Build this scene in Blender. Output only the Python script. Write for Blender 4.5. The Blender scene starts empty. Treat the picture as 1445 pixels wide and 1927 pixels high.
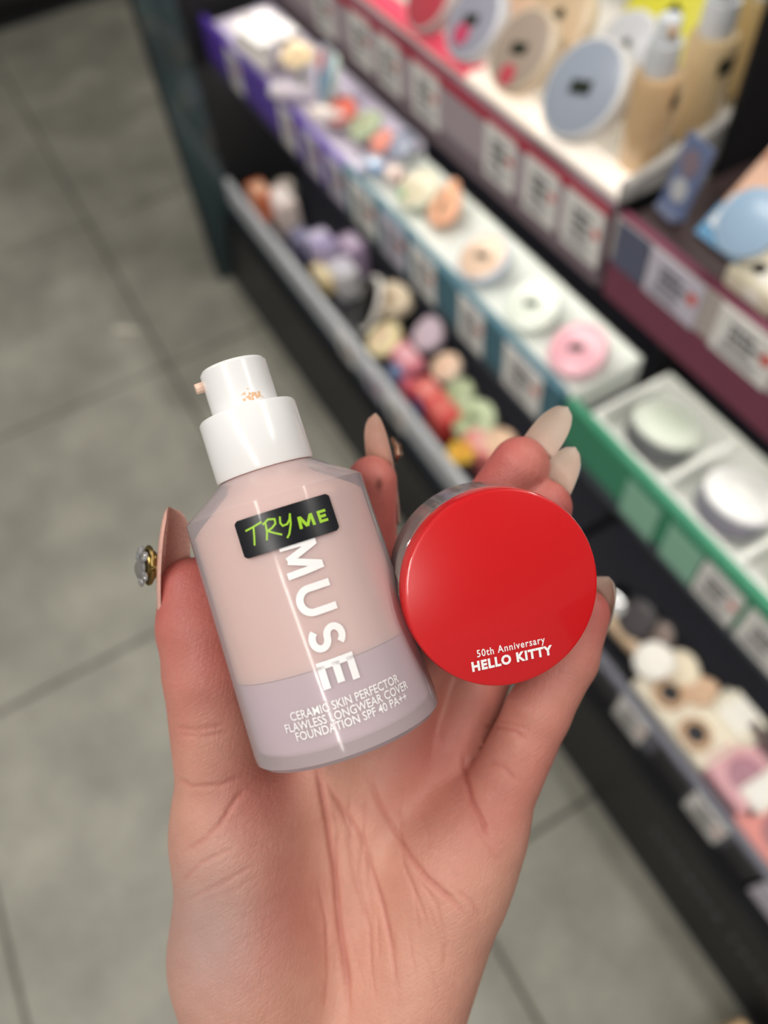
import bpy, bmesh, math, random
import numpy as np
from mathutils import Vector, Matrix
random.seed(7); np.random.seed(7)
S = bpy.context.scene
COL = S.collection

# ------------------------------------------------------------------ camera
F_PX, CX, CY = 1447.0, 722.5, 963.5
CAM = Vector((0, 0, 1.22))
RW = np.array([[0.4881, 0.8694, -0.0764], [0.7105, -0.4466, -0.5438], [-0.507, 0.2112, -0.8357]])
_u, _s, _v = np.linalg.svd(RW); RW = _u @ _v                 # rows: camera right, down, forward in world axes
cam_d = bpy.data.cameras.new('camera'); cam = bpy.data.objects.new('camera', cam_d); COL.objects.link(cam)
CM = Matrix(((RW[0][0], -RW[1][0], -RW[2][0], CAM.x), (RW[0][1], -RW[1][1], -RW[2][1], CAM.y),
             (RW[0][2], -RW[1][2], -RW[2][2], CAM.z), (0, 0, 0, 1)))
cam.matrix_world = CM
cam_d.sensor_fit = 'HORIZONTAL'; cam_d.sensor_width = 36.0; cam_d.lens = 36.0 * F_PX / 1445.0
cam_d.clip_start = 0.02; cam_d.clip_end = 60
cam_d.dof.use_dof = True; cam_d.dof.focus_distance = 0.169; cam_d.dof.aperture_fstop = 9.0
S.camera = cam

# ------------------------------------------------------------------ world, exposure, shop lights
W = bpy.data.worlds.new('world'); S.world = W; W.use_nodes = True
W.node_tree.nodes['Background'].inputs[0].default_value = (1.0, 0.97, 0.93, 1)
W.node_tree.nodes['Background'].inputs[1].default_value = 0.26
S.view_settings.view_transform = 'Standard'; S.view_settings.look = 'None'
S.view_settings.exposure = 0.06; S.view_settings.gamma = 1.0; S.view_settings.use_curve_mapping = False
CEIL_Z = 2.95
LAMPS = [(-1.3, -0.95), (.1, -0.95), (1.5, -0.95), (-.9, 1.45), (.5, 1.45)]     # two rows of light tubes over the aisle
LAMP_W = 19.5

# ------------------------------------------------------------------ helpers
def lin(c):
    if isinstance(c, str):
        c = [int(c[i:i + 2], 16) / 255 for i in (0, 2, 4)]
    return tuple((x / 12.92 if x <= .04045 else ((x + .055) / 1.055) ** 2.4) for x in c)
MATS = {}
def mat(name, col, rough=.45, metal=0., noise=0., scale=40., coat=0., sss=0., trans=0., emit=0., bump=0., alpha=1., ior=1.5):
    if name in MATS: return MATS[name]
    m = bpy.data.materials.new(name); m.use_nodes = True; nt = m.node_tree
    b = nt.nodes['Principled BSDF']; c = lin(col)
    b.inputs['Base Color'].default_value = (*c, 1)
    b.inputs['Roughness'].default_value = rough; b.inputs['Metallic'].default_value = metal
    b.inputs['Coat Weight'].default_value = coat; b.inputs['IOR'].default_value = ior
    b.inputs['Transmission Weight'].default_value = trans; b.inputs['Alpha'].default_value = alpha
    if sss:
        b.inputs['Subsurface Weight'].default_value = sss; b.inputs['Subsurface Radius'].default_value = (1, .6, .45); b.inputs['Subsurface Scale'].default_value = .003
    if emit:
        b.inputs['Emission Color'].default_value = (*c, 1); b.inputs['Emission Strength'].default_value = emit
    tc = nt.nodes.new('ShaderNodeTexCoord'); n = nt.nodes.new('ShaderNodeTexNoise'); n.inputs['Scale'].default_value = scale; n.inputs['Detail'].default_value = 4
    nt.links.new(tc.outputs['Object'], n.inputs['Vector'])
    if noise:
        mx = nt.nodes.new('ShaderNodeMix'); mx.data_type = 'RGBA'
        mx.inputs['A'].default_value = (*[x * (1 - noise) for x in c], 1); mx.inputs['B'].default_value = (*[min(1, x * (1 + noise)) for x in c], 1)
        nt.links.new(n.outputs['Fac'], mx.inputs['Factor']); nt.links.new(mx.outputs['Result'], b.inputs['Base Color'])
    if bump:
        bp = nt.nodes.new('ShaderNodeBump'); bp.inputs['Strength'].default_value = bump; bp.inputs['Distance'].default_value = .001
        nt.links.new(n.outputs['Fac'], bp.inputs['Height']); nt.links.new(bp.outputs['Normal'], b.inputs['Normal'])
    MATS[name] = m
    return m
def clear_mat(name, tint, rough=.05, ior=1.45, milk=0., milkcol='ffffff'):
    """thin clear plastic: Fresnel mix of a tinted see-through layer and a gloss layer, with some milkiness"""
    if name in MATS: return MATS[name]
    m = bpy.data.materials.new(name); m.use_nodes = True; nt = m.node_tree; nt.nodes.clear()
    o = nt.nodes.new('ShaderNodeOutputMaterial'); t = nt.nodes.new('ShaderNodeBsdfTransparent'); g = nt.nodes.new('ShaderNodeBsdfGlossy')
    fr = nt.nodes.new('ShaderNodeFresnel'); fr.inputs[0].default_value = ior
    t.inputs[0].default_value = (*lin(tint), 1); g.inputs['Roughness'].default_value = rough
    mx = nt.nodes.new('ShaderNodeMixShader'); nt.links.new(fr.outputs[0], mx.inputs[0])
    src = t
    if milk:
        d = nt.nodes.new('ShaderNodeBsdfDiffuse'); d.inputs[0].default_value = (*lin(milkcol), 1)
        m2 = nt.nodes.new('ShaderNodeMixShader'); m2.inputs[0].default_value = milk
        nt.links.new(t.outputs[0], m2.inputs[1]); nt.links.new(d.outputs[0], m2.inputs[2]); src = m2
    nt.links.new(src.outputs[0], mx.inputs[1]); nt.links.new(g.outputs[0], mx.inputs[2]); nt.links.new(mx.outputs[0], o.inputs[0])
    MATS[name] = m
    return m

def tag(o, label=None, cat=None, group=None, kind=None):
    if label: o['label'] = label
    if cat: o['category'] = cat
    if group: o['group'] = group
    if kind: o['kind'] = kind
    return o
def empty(name, loc=(0, 0, 0), mw=None):
    o = bpy.data.objects.new(name, None); COL.objects.link(o); o.empty_display_size = .02
    o.matrix_world = mw if mw is not None else Matrix.Translation(loc)
    return o
class MB:
    """collects shapes into one mesh"""
    def __init__(s): s.v = []; s.f = []; s.m = []
    def add(s, vs, fs, mi=0):
        n = len(s.v); s.v += [tuple(p) for p in vs]; s.f += [tuple(i + n for i in f) for f in fs]; s.m += [mi] * len(fs)
        return s
    def box(s, x0, x1, y0, y1, z0, z1, mi=0, M=None):
        vs = [Vector(p) for p in ((x0, y0, z0), (x1, y0, z0), (x1, y1, z0), (x0, y1, z0), (x0, y0, z1), (x1, y0, z1), (x1, y1, z1), (x0, y1, z1))]
        if M is not None: vs = [M @ p for p in vs]
        return s.add(vs, [(0, 3, 2, 1), (4, 5, 6, 7), (0, 1, 5, 4), (1, 2, 6, 5), (2, 3, 7, 6), (3, 0, 4, 7)], mi)
    def prism(s, pts, y0, y1, mi=0, M=None):
        """polygon in the XZ plane, pushed along Y"""
        n = len(pts)
        vs = [Vector((x, y0, z)) for x, z in pts] + [Vector((x, y1, z)) for x, z in pts]
        if M is not None: vs = [M @ p for p in vs]
        return s.add(vs, [tuple(range(n)), tuple(reversed(range(n, 2 * n)))] + [((i + 1) % n, i, i + n, (i + 1) % n + n) for i in range(n)], mi)
    def lathe(s, prof, n=48, mi=0, M=None, sx=1., sy=1.):
        """profile (r, z) from bottom to top; r=0 closes"""
        vs = []; rings = []
        for r, z in prof:
            if r < 1e-7:
                rings.append([len(vs)]); vs.append(Vector((0, 0, z)))
            else:
                rings.append(list(range(len(vs), len(vs) + n)))
                vs += [Vector((r * sx * math.cos(2 * math.pi * i / n), r * sy * math.sin(2 * math.pi * i / n), z)) for i in range(n)]
        fs = []
        for a, b in zip(rings, rings[1:]):
            for i in range(n):
                j = (i + 1) % n
                if len(a) == 1 and len(b) == 1: continue
                if len(a) == 1: fs.append((a[0], b[j], b[i]))
                elif len(b) == 1: fs.append((a[i], a[j], b[0]))
                else: fs.append((a[i], a[j], b[j], b[i]))
        if M is not None: vs = [M @ p for p in vs]
        return s.add(vs, fs, mi)
    def tube(s, pts, r, n=8, mi=0, cap=True):
        pts = [Vector(p) for p in pts]; rr = r if isinstance(r, (list, tuple)) else [r] * len(pts)
        rings = []; vs = []
        for i, p in enumerate(pts):
            d = (pts[min(i + 1, len(pts) - 1)] - pts[max(i - 1, 0)]).normalized()
            u = d.orthogonal().normalized(); w = d.cross(u)
            rings.append(range(len(vs), len(vs) + n))
            vs += [p + (u * math.cos(2 * math.pi * k / n) + w * math.sin(2 * math.pi * k / n)) * rr[i] for k in range(n)]
        fs = []
        for a, b in zip(rings, rings[1:]):
            fs += [(a[k], a[(k + 1) % n], b[(k + 1) % n], b[k]) for k in range(n)]
        if cap: fs += [tuple(reversed(rings[0])), tuple(rings[-1])]
        return s.add(vs, fs, mi)
    def build(s, name, mats, parent=None, smooth=False, bevel=0., angle=35, segs=2):
        me = bpy.data.meshes.new(name); me.from_pydata(s.v, [], s.f)
        mats = mats if isinstance(mats, (list, tuple)) else [mats]
        for m in mats: me.materials.append(m)
        me.polygons.foreach_set('material_index', s.m)
        if bevel or smooth:
            bm = bmesh.new(); bm.from_mesh(me)
            bmesh.ops.recalc_face_normals(bm, faces=bm.faces)
            if bevel:
                es = [e for e in bm.edges if len(e.link_faces) == 2 and e.calc_face_angle(0) > math.radians(angle)]
                bmesh.ops.bevel(bm, geom=es, offset=bevel, segments=segs, affect='EDGES', clamp_overlap=True)
            bm.to_mesh(me); bm.free()
        if smooth or bevel:
            me.polygons.foreach_set('use_smooth', [True] * len(me.polygons)); me.set_sharp_from_angle(angle=math.radians(angle))
        o = bpy.data.objects.new(name, me); COL.objects.link(o)
        if parent is not None: o.parent = parent
        return o
def P(u, v, d):
    """point in camera axes (x right, y up, z back), metres, from where it shows and how far it is"""
    return Vector(((u - CX) / F_PX * d, -(v - CY) / F_PX * d, -d))
def ray(u, v): return Vector(RW.T @ np.array([(u - CX) / F_PX, (v - CY) / F_PX, 1.0]))
def at(u, v, z):
    r = ray(u, v); return CAM + r * ((z - CAM.z) / r.z)
def aty(u, v, y):
    r = ray(u, v); return CAM + r * ((y - CAM.y) / r.y)
def atx(u, v, x):
    r = ray(u, v); return CAM + r * (x / r.x)
def copy_tree(o, parent=None):
    c = o.copy(); COL.objects.link(c)
    if parent is not None: c.parent = parent
    for ch in list(o.children): copy_tree(ch, c)
    return c
def hand_hold(name, mw): return empty(name, mw=mw)
# ------------------------------------------------------------------ floor of square concrete tiles
def floor_mat():
    m = bpy.data.materials.new('floor_tile'); m.use_nodes = True; nt = m.node_tree; b = nt.nodes['Principled BSDF']
    g = nt.nodes.new('ShaderNodeNewGeometry'); n1 = nt.nodes.new('ShaderNodeTexNoise'); n1.inputs['Scale'].default_value = 5.5; n1.inputs['Detail'].default_value = 6; n1.inputs['Roughness'].default_value = .62
    n2 = nt.nodes.new('ShaderNodeTexNoise'); n2.inputs['Scale'].default_value = 90; n2.inputs['Detail'].default_value = 3
    cr = nt.nodes.new('ShaderNodeValToRGB'); e = cr.color_ramp.elements
    e[0].position = .30; e[0].color = (*lin('85837a'), 1); e[1].position = .72; e[1].color = (*lin((.69, .68, .63)), 1)
    k = cr.color_ramp.elements.new(.5); k.color = (*lin('98968b'), 1)
    mx = nt.nodes.new('ShaderNodeMix'); mx.data_type = 'RGBA'; mx.blend_type = 'MULTIPLY'; mx.inputs['Factor'].default_value = .25
    nt.links.new(g.outputs['Position'], n1.inputs['Vector']); nt.links.new(g.outputs['Position'], n2.inputs['Vector'])
    nt.links.new(n1.outputs['Fac'], cr.inputs[0]); nt.links.new(cr.outputs[0], mx.inputs['A']); nt.links.new(n2.outputs['Fac'], mx.inputs['B'])
    nt.links.new(mx.outputs['Result'], b.inputs['Base Color']); b.inputs['Roughness'].default_value = .5
    bp = nt.nodes.new('ShaderNodeBump'); bp.inputs['Strength'].default_value = .15; bp.inputs['Distance'].default_value = .001
    nt.links.new(n2.outputs['Fac'], bp.inputs['Height']); nt.links.new(bp.outputs['Normal'], b.inputs['Normal'])
    return m
TILE = floor_mat()
GROUT = mat('grout', '57554f', .9, noise=.2, scale=200)
BLACK = mat('black_laminate', '1b1b1e', .42, noise=.15, scale=30, bump=.05)
MATTE = mat('black_matte', '141417', .7, noise=.1)
floor = tag(MB().box(-6, 4, -4, 4, -.06, -.003).build('floor', GROUT), kind='structure')
TX, TY, TS = -.13, .09, .605
tm = MB().box(-TS / 2 + .003, TS / 2 - .003, -TS / 2 + .003, TS / 2 - .003, -.012, 0)
first = None
for i in range(-6, 3):
    for j in range(-4, 3):
        if first is None:
            first = tm.build('tile', TILE, floor, bevel=.0025); o = first
        else:
            o = first.copy(); COL.objects.link(o)
        o.location = (TX + (i + .5) * TS, TY + (j + .5) * TS, 0)
# ------------------------------------------------------------------ ceiling with light panels
tag(MB().box(-6, 4, -4, 4, CEIL_Z, CEIL_Z + .08).build('ceiling', mat('ceiling_paint', 'd8d6d0', .9, noise=.03)), kind='structure')
lamp_case = mat('lamp_case', 'e8e8e6', .5, noise=.02); diffuser = mat('lamp_diffuser', 'fffaf2', .5, emit=2.0)
for k, (lx, ly) in enumerate(LAMPS):
    t = tag(empty('ceiling_light', (lx, ly, CEIL_Z)), 'long white ceiling light panel over the shop aisle', 'lamp', 'ceiling light panels')
    m = MB(); m.box(-.62, .62, -.09, .09, -.05, 0); m.build('housing', lamp_case, t, bevel=.006)
    MB().box(-.595, .595, -.065, .065, -.056, -.05).build('diffuser', diffuser, t)
    ld = bpy.data.lights.new('panel_glow', 'AREA'); ld.shape = 'RECTANGLE'; ld.size = 1.18; ld.size_y = .12; ld.energy = LAMP_W; ld.color = (1.0, .965, .91)
    lo = bpy.data.objects.new('panel_glow', ld); COL.objects.link(lo); lo.parent = t; lo.location = (0, 0, -.06)
# ------------------------------------------------------------------ the shop fixture: two bays of shelves
XL, XD, XR = -1.53, -.425, .75                                   # left end, divider, right end
Y_BACK = .86
LV = {'bottom': (.372, .165, .245), 'mid': (.41, .478, .562), 'top': (.43, .703, .79)}   # lip Y, rail foot, rail head
unit = tag(empty('display_shelf', (XL, .33, 0)), 'black shop display fixture with three shelves and price rails', 'shelf')
def U(mb, name, m, bevel=.002, parent=unit, **k):
    o = mb.build(name, m, None, bevel=bevel, **k)
    o.parent = parent; o.matrix_parent_inverse = parent.matrix_world.inverted()
    return o
bpy.context.view_layer.update()
U(MB().box(XL - .035, XL - .004, .30, Y_BACK + .03, 0, 1.30), 'end_panel', MATTE)
U(MB().box(XL - .004, XL, .303, .375, .004, 1.297), 'glass_strip', mat('dark_green_glass', '39484a', .16, noise=.45, scale=6, coat=.6), .001)['label'] = 'glossy dark green glass strip on the front edge of the end panel'
U(MB().box(XR, XR + .03, .30, Y_BACK + .03, 0, 1.30), 'end_panel', MATTE)
U(MB().box(XL, XR, Y_BACK, Y_BACK + .03, 0, 1.30), 'back_panel', mat('fixture_back', '26262e', .6, noise=.1))
pl = MB(); pl.prism([(.325, 0), (.352, .16), (Y_BACK, .16), (Y_BACK, 0)], XL, XR, M=Matrix(((0, 1, 0, 0), (1, 0, 0, 0), (0, 0, 1, 0), (0, 0, 0, 1))))
U(pl, 'plinth', BLACK)
U(MB().box(XD - .004, XD + .004, .545, Y_BACK, .192, 1.0), 'bay_divider', MATTE)
U(MB().box(XD + .006, XR, .446, Y_BACK, .7295, .784), 'shelf_deck', mat('brown_deck', '3c2c2c', .5, noise=.1))
SHELF = mat('shelf_board', '23232a', .4, noise=.1)
for lv, (ly, z0, z1) in LV.items():
    for a, b in ((XL, XD - .004), (XD + .004, XR)):
        U(MB().box(a + .003, b - .003, ly + .012, Y_BACK, z0, z0 + .026), 'shelf_board', SHELF)
LED = mat('led_strip', 'fffaf0', .5, emit=15.0)
for lv in ('mid', 'top'):
    ly, z0, z1 = LV[lv]
    for a, b in ((XL, XD), (XD, XR)):
        U(MB().box(a + .02, b - .02, ly + .03, ly + .045, z0 - .006, z0 - .0005), 'led_strip', LED, 0)['label'] = 'white light strip under the shelf board'
# price rails: a coloured strip on the shelf lip, with cards slid into it
INK = mat('card_ink', '4a4a50', .6, noise=.1); CARD = mat('card_white', 'eeebe8', .45, noise=.02); DOT = mat('card_red', 'd9584e', .5, noise=.05)
CARDL = mat('card_lilac', 'cfc9d8', .45, noise=.02); CARDK = mat('card_black', '16141f', .35, noise=.05); CARDM = mat('card_mauve', 'b3a3ab', .45, noise=.03)
CARDG = mat('card_green', '8fc2aa', .45, noise=.03)
def card_mesh(w, h, dot=True, seed=0, face=CARD):
    rnd = random.Random(seed); m = MB()
    m.box(-w / 2, w / 2, -.0015, 0, -h / 2, h / 2)
    for r in range(3):
        zc = h * (.24 - r * .16); a = -w * .26; b = a + w * rnd.uniform(.38, .55)
        x = a
        while x < b:
            k = w * rnd.uniform(.05, .12); m.box(x, min(x + k, b), -.0019, -.0015, zc - h * .05, zc + h * .05, 1); x += k + w * .02
    for r in range(3):
        zc = -h * (.24 + r * .07); m.box(-w * .36, w * rnd.uniform(.1, .34), -.0018, -.0015, zc - h * .012, zc + h * .012, 1)
    if dot:
        m.prism([(w * .36 + w * .09 * math.cos(a), h * .10 + w * .09 * math.sin(a)) for a in [i * math.pi / 8 for i in range(16)]], -.0019, -.0015, 2)
    return m
def rail(name, lv, x0, x1, m, bands=(), label=None):
    ly, z0, z1 = LV[lv]
    o = U(MB().box(x0, x1, ly, ly + .012, z0, z1), name, m, .0015)
    if label: o['label'] = label
    for (a, b, c, mm) in bands:                       # coloured printed inserts in the rail
        k = MB().box(x0 + .001, x1 - .001, ly - .0012, ly, z0 + (z1 - z0) * a, z0 + (z1 - z0) * b)
        p = k.build('rail_insert', mm); p.parent = o; p.matrix_parent_inverse = o.matrix_world.inverted()
        if c: p['label'] = c
    return o
def cards(rl, lv, spots, zc=.5, hh=.82):
    ly, z0, z1 = LV[lv]
    for q, (u, v, w, face, plain) in enumerate(spots):
        p = aty(u, v, ly); h = (z1 - z0) * hh
        m = MB().box(-w / 2, w / 2, -.0015, 0, -h / 2, h / 2) if plain else card_mesh(w, h, True, int(u))
        o = m.build('price_tag', [face, INK, DOT]); o.parent = rl; o.location = rl.matrix_world.inverted() @ Vector((p.x, ly - .0014, z0 + (z1 - z0) * zc))
bpy.context.view_layer.update()
r = rail('price_rail', 'top', XL, XD - .004, mat('rail_mauve', '7e6c76', .45, noise=.05), [(.86, 1., 'crimson printed edge', mat('rail_crimson', 'b3203f', .4, noise=.05)), (.30, .86, None, CARDM)], 'mauve price rail with a crimson edge')
cards(r, 'top', [(610, 8, .05, CARD, 0), (679, 41, .048, CARD, 0), (733, 87, .048, CARD, 0), (803, 141, .055, CARD, 0), (945, 262, .052, CARD, 0), (1023, 332, .052, CARD, 0), (1103, 400, .055, CARD, 0)], .57, .66)
xs = aty(655, 405, .41).x
r = rail('price_rail', 'mid', XL, xs, mat('rail_purple', '5b3fa6', .4, noise=.12, scale=14), [(0, .18, None, mat('rail_dark_violet', '3a2f58', .4, noise=.05))], 'deep purple price rail')
cards(r, 'mid', [(446, 142, .05, CARD, 0), (545, 250, .05, CARD, 0), (590, 292, .05, CARDL, 0), (636, 345, .055, CARDL, 0)], .55)
r = rail('price_rail', 'mid', xs, XD - .004, mat('rail_teal', '3d6e80', .4, noise=.1, scale=14), [(0, .16, None, mat('rail_slate', '3b4550', .4, noise=.05))], 'teal blue price rail')
cards(r, 'mid', [(690, 430, .07, CARD, 0), (745, 487, .065, CARDL, 0), (800, 540, .06, CARD, 0), (888, 632, .055, CARD, 0), (982, 737, .075, CARD, 0)], .55)
r = rail('price_rail', 'bottom', XL, XD - .004, mat('rail_grey', 'c6c8cd', .4, noise=.05), [(0, .3, None, mat('rail_slate', '3b4550'))], 'light grey price rail on the lowest shelf')
cards(r, 'bottom', [(645, 605, .06, CARD, 0), (700, 690, .06, CARDL, 0), (745, 760, .06, CARD, 0)], .6, .7)
r = rail('price_rail', 'top', XD + .004, XR, mat('rail_burgundy', '7a3850', .4, noise=.06), [(.5, 1., None, mat('rail_beige', 'b9aeaa', .45, noise=.03))], 'burgundy price rail with a beige upper band')
cards(r, 'top', [(1190, 478, .04, mat('card_slate', '5a5f78', .4, noise=.2, scale=80), 1), (1268, 545, .062, CARDL, 0), (1397, 665, .062, CARD, 0)], .74, .5)
r = rail('price_rail', 'mid', XD + .004, XR, mat('rail_green', '2f8a68', .4, noise=.06), [(0, .2, None, mat('rail_slate', '3b4550'))], 'green price rail')
cards(r, 'mid', [(1200, 975, .05, CARDG, 1), (1275, 1065, .05, CARDG, 1), (1335, 1140, .055, CARD, 0), (1418, 1235, .055, CARD, 0)], .5, .7)
r = rail('price_rail', 'bottom', XD + .004, XR, mat('rail_pewter', '6b6b78', .4, noise=.05), [(0, .16, None, MATTE)], 'pewter grey price rail with black inserts')
cards(r, 'bottom', [(1142, 1293, .05, CARDK, 1), (1186, 1356, .055, CARD, 0), (1258, 1457, .06, CARDK, 1), (1320, 1544, .055, CARD, 0), (1388, 1630, .05, CARDK, 1), (1428, 1700, .05, CARDL, 1)], .55, .8)
# worn lettering strip on the plinth: too faded to read
o = MB()
for q in range(16):
    w = random.uniform(.007, .012); x = -.045 + q * .0165 + (.012 if q > 7 else 0); o.box(x, x + w, .3405, .3448, .095, .108)
U(o, 'plinth_print', mat('faded_print', '55565a', .6, noise=.2), 0)['label'] = 'faded grey lettering on the black plinth'
# the dark unit across the aisle end
u2 = tag(empty('display_plinth', (-3.6, .2, 0)), 'black display plinth standing across the far end of the aisle', 'shelf')
bpy.context.view_layer.update()
U(MB().box(-4.3, -3.19, -.9, 1.5, 0, .08), 'kick_base', MATTE, parent=u2)
U(MB().box(-4.3, -3.14, -.95, 1.55, .08, .55), 'body', BLACK, .004, parent=u2)
# ------------------------------------------------------------------ the foundation bottle held in the hand
CM_NP = np.array(CM)
BD = .178                                                          # distance of the bottle axis
b_up = Vector((-.304, .953, 0)).normalized(); b_x = Vector((b_up.y, -b_up.x, 0)); b_f = Vector((0, 0, 1))
b_o = P(656.5, 1377, BD)
B_CAM = Matrix(((b_x.x, -b_f.x, b_up.x, b_o.x), (b_x.y, -b_f.y, b_up.y, b_o.y), (b_x.z, -b_f.z, b_up.z, b_o.z), (0, 0, 0, 1)))
bottle = tag(hand_hold('foundation_bottle', CM @ B_CAM), 'pink frosted glass foundation bottle with white pump and black try me sticker in the hand', 'bottle')
RB0, RB1, HB = .0219, .0209, .0570                                  # radius at foot, at shoulder, height of the shoulder
def rad(h): return RB0 + (RB1 - RB0) * min(1, max(0, h / HB))
def on_body(th, h, lift=.0): r = rad(h) + lift; return Vector((r * math.sin(th), -r * math.cos(th), h))
B_INV = B_CAM.inverted()
def surf(u, v):
    o = B_INV @ Vector((0, 0, 0)); d = (B_INV.to_3x3() @ P(u, v, 1.0)).normalized(); r = .0214
    a = d.x ** 2 + d.y ** 2; b = 2 * (o.x * d.x + o.y * d.y); c = o.x ** 2 + o.y ** 2 - r * r
    t = (-b - math.sqrt(max(0, b * b - 4 * a * c))) / (2 * a); p = o + d * t
    return math.atan2(p.x, -p.y), p.z
def sl(s, l): return (512 + .304 * s + .953 * l, 937 + .953 * s - .304 * l)
frost = clear_mat('frosted_clear_shell', 'fdf6f6', .10, 1.28, .42, 'f0e0e4')
m = MB(); m.lathe([(0, .0004), (.0195, .0004), (.0210, 0), (RB0, .0010), (RB0 + .0001, .003), (RB1, HB - .0008), (RB1 - .0008, HB), (.0122, HB + .0052), (.0106, HB + .0062), (.0103, HB + .0085)], 96)
m.build('glass_body', frost, bottle, smooth=True)
m = MB(); m.lathe([(0, .0032), (.0203, .0032), (.0209, .0040), (.0206, .0193), (0, .0193)], 72)
m.build('inner_base', mat('lilac_base', 'cbbaca', .3, noise=.05, scale=60, sss=.4, coat=.4), bottle, smooth=True)
m = MB(); m.lathe([(0, .0195), (.0206, .0195), (.0207, .0212), (.0206, .0214), (.0199, HB - .0040), (.0180, HB - .0022), (.0100, HB + .0035), (.0094, HB + .0075), (0, HB + .0075)], 72)
m.build('inner_bag', mat('foundation_fill', 'edcdbb', .4, noise=.04, scale=50, sss=.4), bottle, smooth=True)['label'] = 'peach foundation inside the frosted shell'
WHITE = mat('white_plastic', 'eeeeee', .22, noise=.015, scale=60, coat=.3)
# collar and pump head
hc0, hc1 = HB + .0062, HB + .0206
m = MB(); m.lathe([(.0096, hc0 + .0006), (.0112, hc0), (.0115, hc0 + .0006), (.0114, hc1 - .0006), (.0110, hc1), (.0083, hc1), (.0083, hc1 - .002)], 80)
m.build('collar', WHITE, bottle, smooth=True)
m = MB(); m.lathe([(0, hc1 - .003), (.0078, hc1 - .003), (.0078, hc1 + .0105), (.0073, hc1 + .0112), (.0062, hc1 + .0108), (0, hc1 + .0104)], 64)
ph = m.build('pump_head', WHITE, bottle, smooth=True)
m = MB(); m.tube([(-.0066, -.002, hc1 + .0082), (-.0092, -.0028, hc1 + .0080)], [.0013, .0012], 10)
m.build('nozzle', mat('stained_nozzle', 'ecc9b4', .35, noise=.12, scale=400), ph, smooth=True)
m = MB()
for q in range(26):                                                 # dried drops of foundation on the pump
    a = .45 + random.gauss(0, .14); z = hc1 + .0012 + abs(random.gauss(0, .0009)); rr = random.uniform(.0002, .0006)
    c = Vector((.0078 * math.sin(a), -.0078 * math.cos(a), z)); n = Vector((math.sin(a), -math.cos(a), 0)); t = Vector((math.cos(a), math.sin(a), 0))
    m.add([c + n * .00012] + [c + (t * math.cos(k) + Vector((0, 0, 1)) * math.sin(k)) * rr - n * .00005 for k in [i * .785 for i in range(8)]], [(0, 1 + i, 1 + (i + 1) % 8) for i in range(8)])
m.build('foundation_smear', mat('smear', 'e3b893', .5, noise=.1), ph, smooth=True)
PRINT = mat('white_print', 'f6f4f4', .4, noise=.01)
def strokes(mb, paths, width, fn, ylim=None, sub=10, mi=0):
    """thick pen strokes in a flat letter space, laid on the surface by fn"""
    for pts in paths:
        pts = [Vector((p[0], p[1])) for p in pts]; L = []
        for i, p in enumerate(pts):
            d1 = (p - pts[i - 1]).normalized() if i else (pts[1] - p).normalized()
            d2 = (pts[i + 1] - p).normalized() if i < len(pts) - 1 else d1
            n = Vector((-(d1 + d2).y, (d1 + d2).x))
            n = n.normalized() if n.length > 1e-6 else Vector((-d1.y, d1.x))
            c = max(.32, n.dot(Vector((-d1.y, d1.x)))); L.append((p, n * (width / 2 / c)))
        vs = []
        for i in range(len(L) - 1):
            k = max(1, int(sub * (L[i + 1][0] - L[i][0]).length))
            for j in range(k + (i == len(L) - 2)):
                t = j / k; p = L[i][0].lerp(L[i + 1][0], t); n = L[i][1].lerp(L[i + 1][1], t)
                for w in (-1, 0, 1):
                    q = p + n * w
                    if ylim: q.y = min(ylim[1], max(ylim[0], q.y))
                    vs.append(fn(q.x, q.y))
        r = len(vs) // 3
        mb.add(vs, [(3 * i + j, 3 * i + j + 1, 3 * i + j + 4, 3 * i + j + 3) for i in range(r - 1) for j in (0, 1)], mi)
def arc(cx, cy, rx, ry, a0, a1, n=14): return [(cx + rx * math.cos(math.radians(a0 + (a1 - a0) * i / n)), cy + ry * math.sin(math.radians(a0 + (a1 - a0) * i / n))) for i in range(n + 1)]
# large word running down the bottle
t0, h0 = surf(*sl(88, -17)); t1, h1 = surf(*sl(375, -17)); t2, _ = surf(*sl(230, 54))
UX = (h0 - h1) / 287.0; UY = t2 - t0                                # one pixel of length, one cap height in angle
def muse(x0):
    return lambda x, y: on_body(t0 + UY * y, h0 - UX * (x0 + x * 70), .0003)
m = MB()
strokes(m, [[(.1, 0), (.12, .5), (.16, 1.0)], [(.14, 1.08), (.5, .12)], [(.5, .12), (.86, 1.08)], [(.84, 1.0), (.88, .5), (.9, 0)]], .19, muse(0), (0, 1))
strokes(m, [[(.1, 1), (.1, .42)] + arc(.43, .40, .33, .30, 180, 360) + [(.76, .42), (.76, 1)]], .2, muse(88), (0, 1))
strokes(m, [arc(.36, .70, .24, .2, 28, 270) + arc(.36, .30, .25, .2, 90, -152)[1:]], .19, muse(168), (0, 1))
strokes(m, [[(.1, 0), (.1, 1)], [(.1, .9), (.74, .9)], [(.1, .5), (.68, .5)], [(.1, .1), (.74, .1)]], .2, muse(234), (0, 1))
m.build('brand_print', PRINT, bottle)
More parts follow.
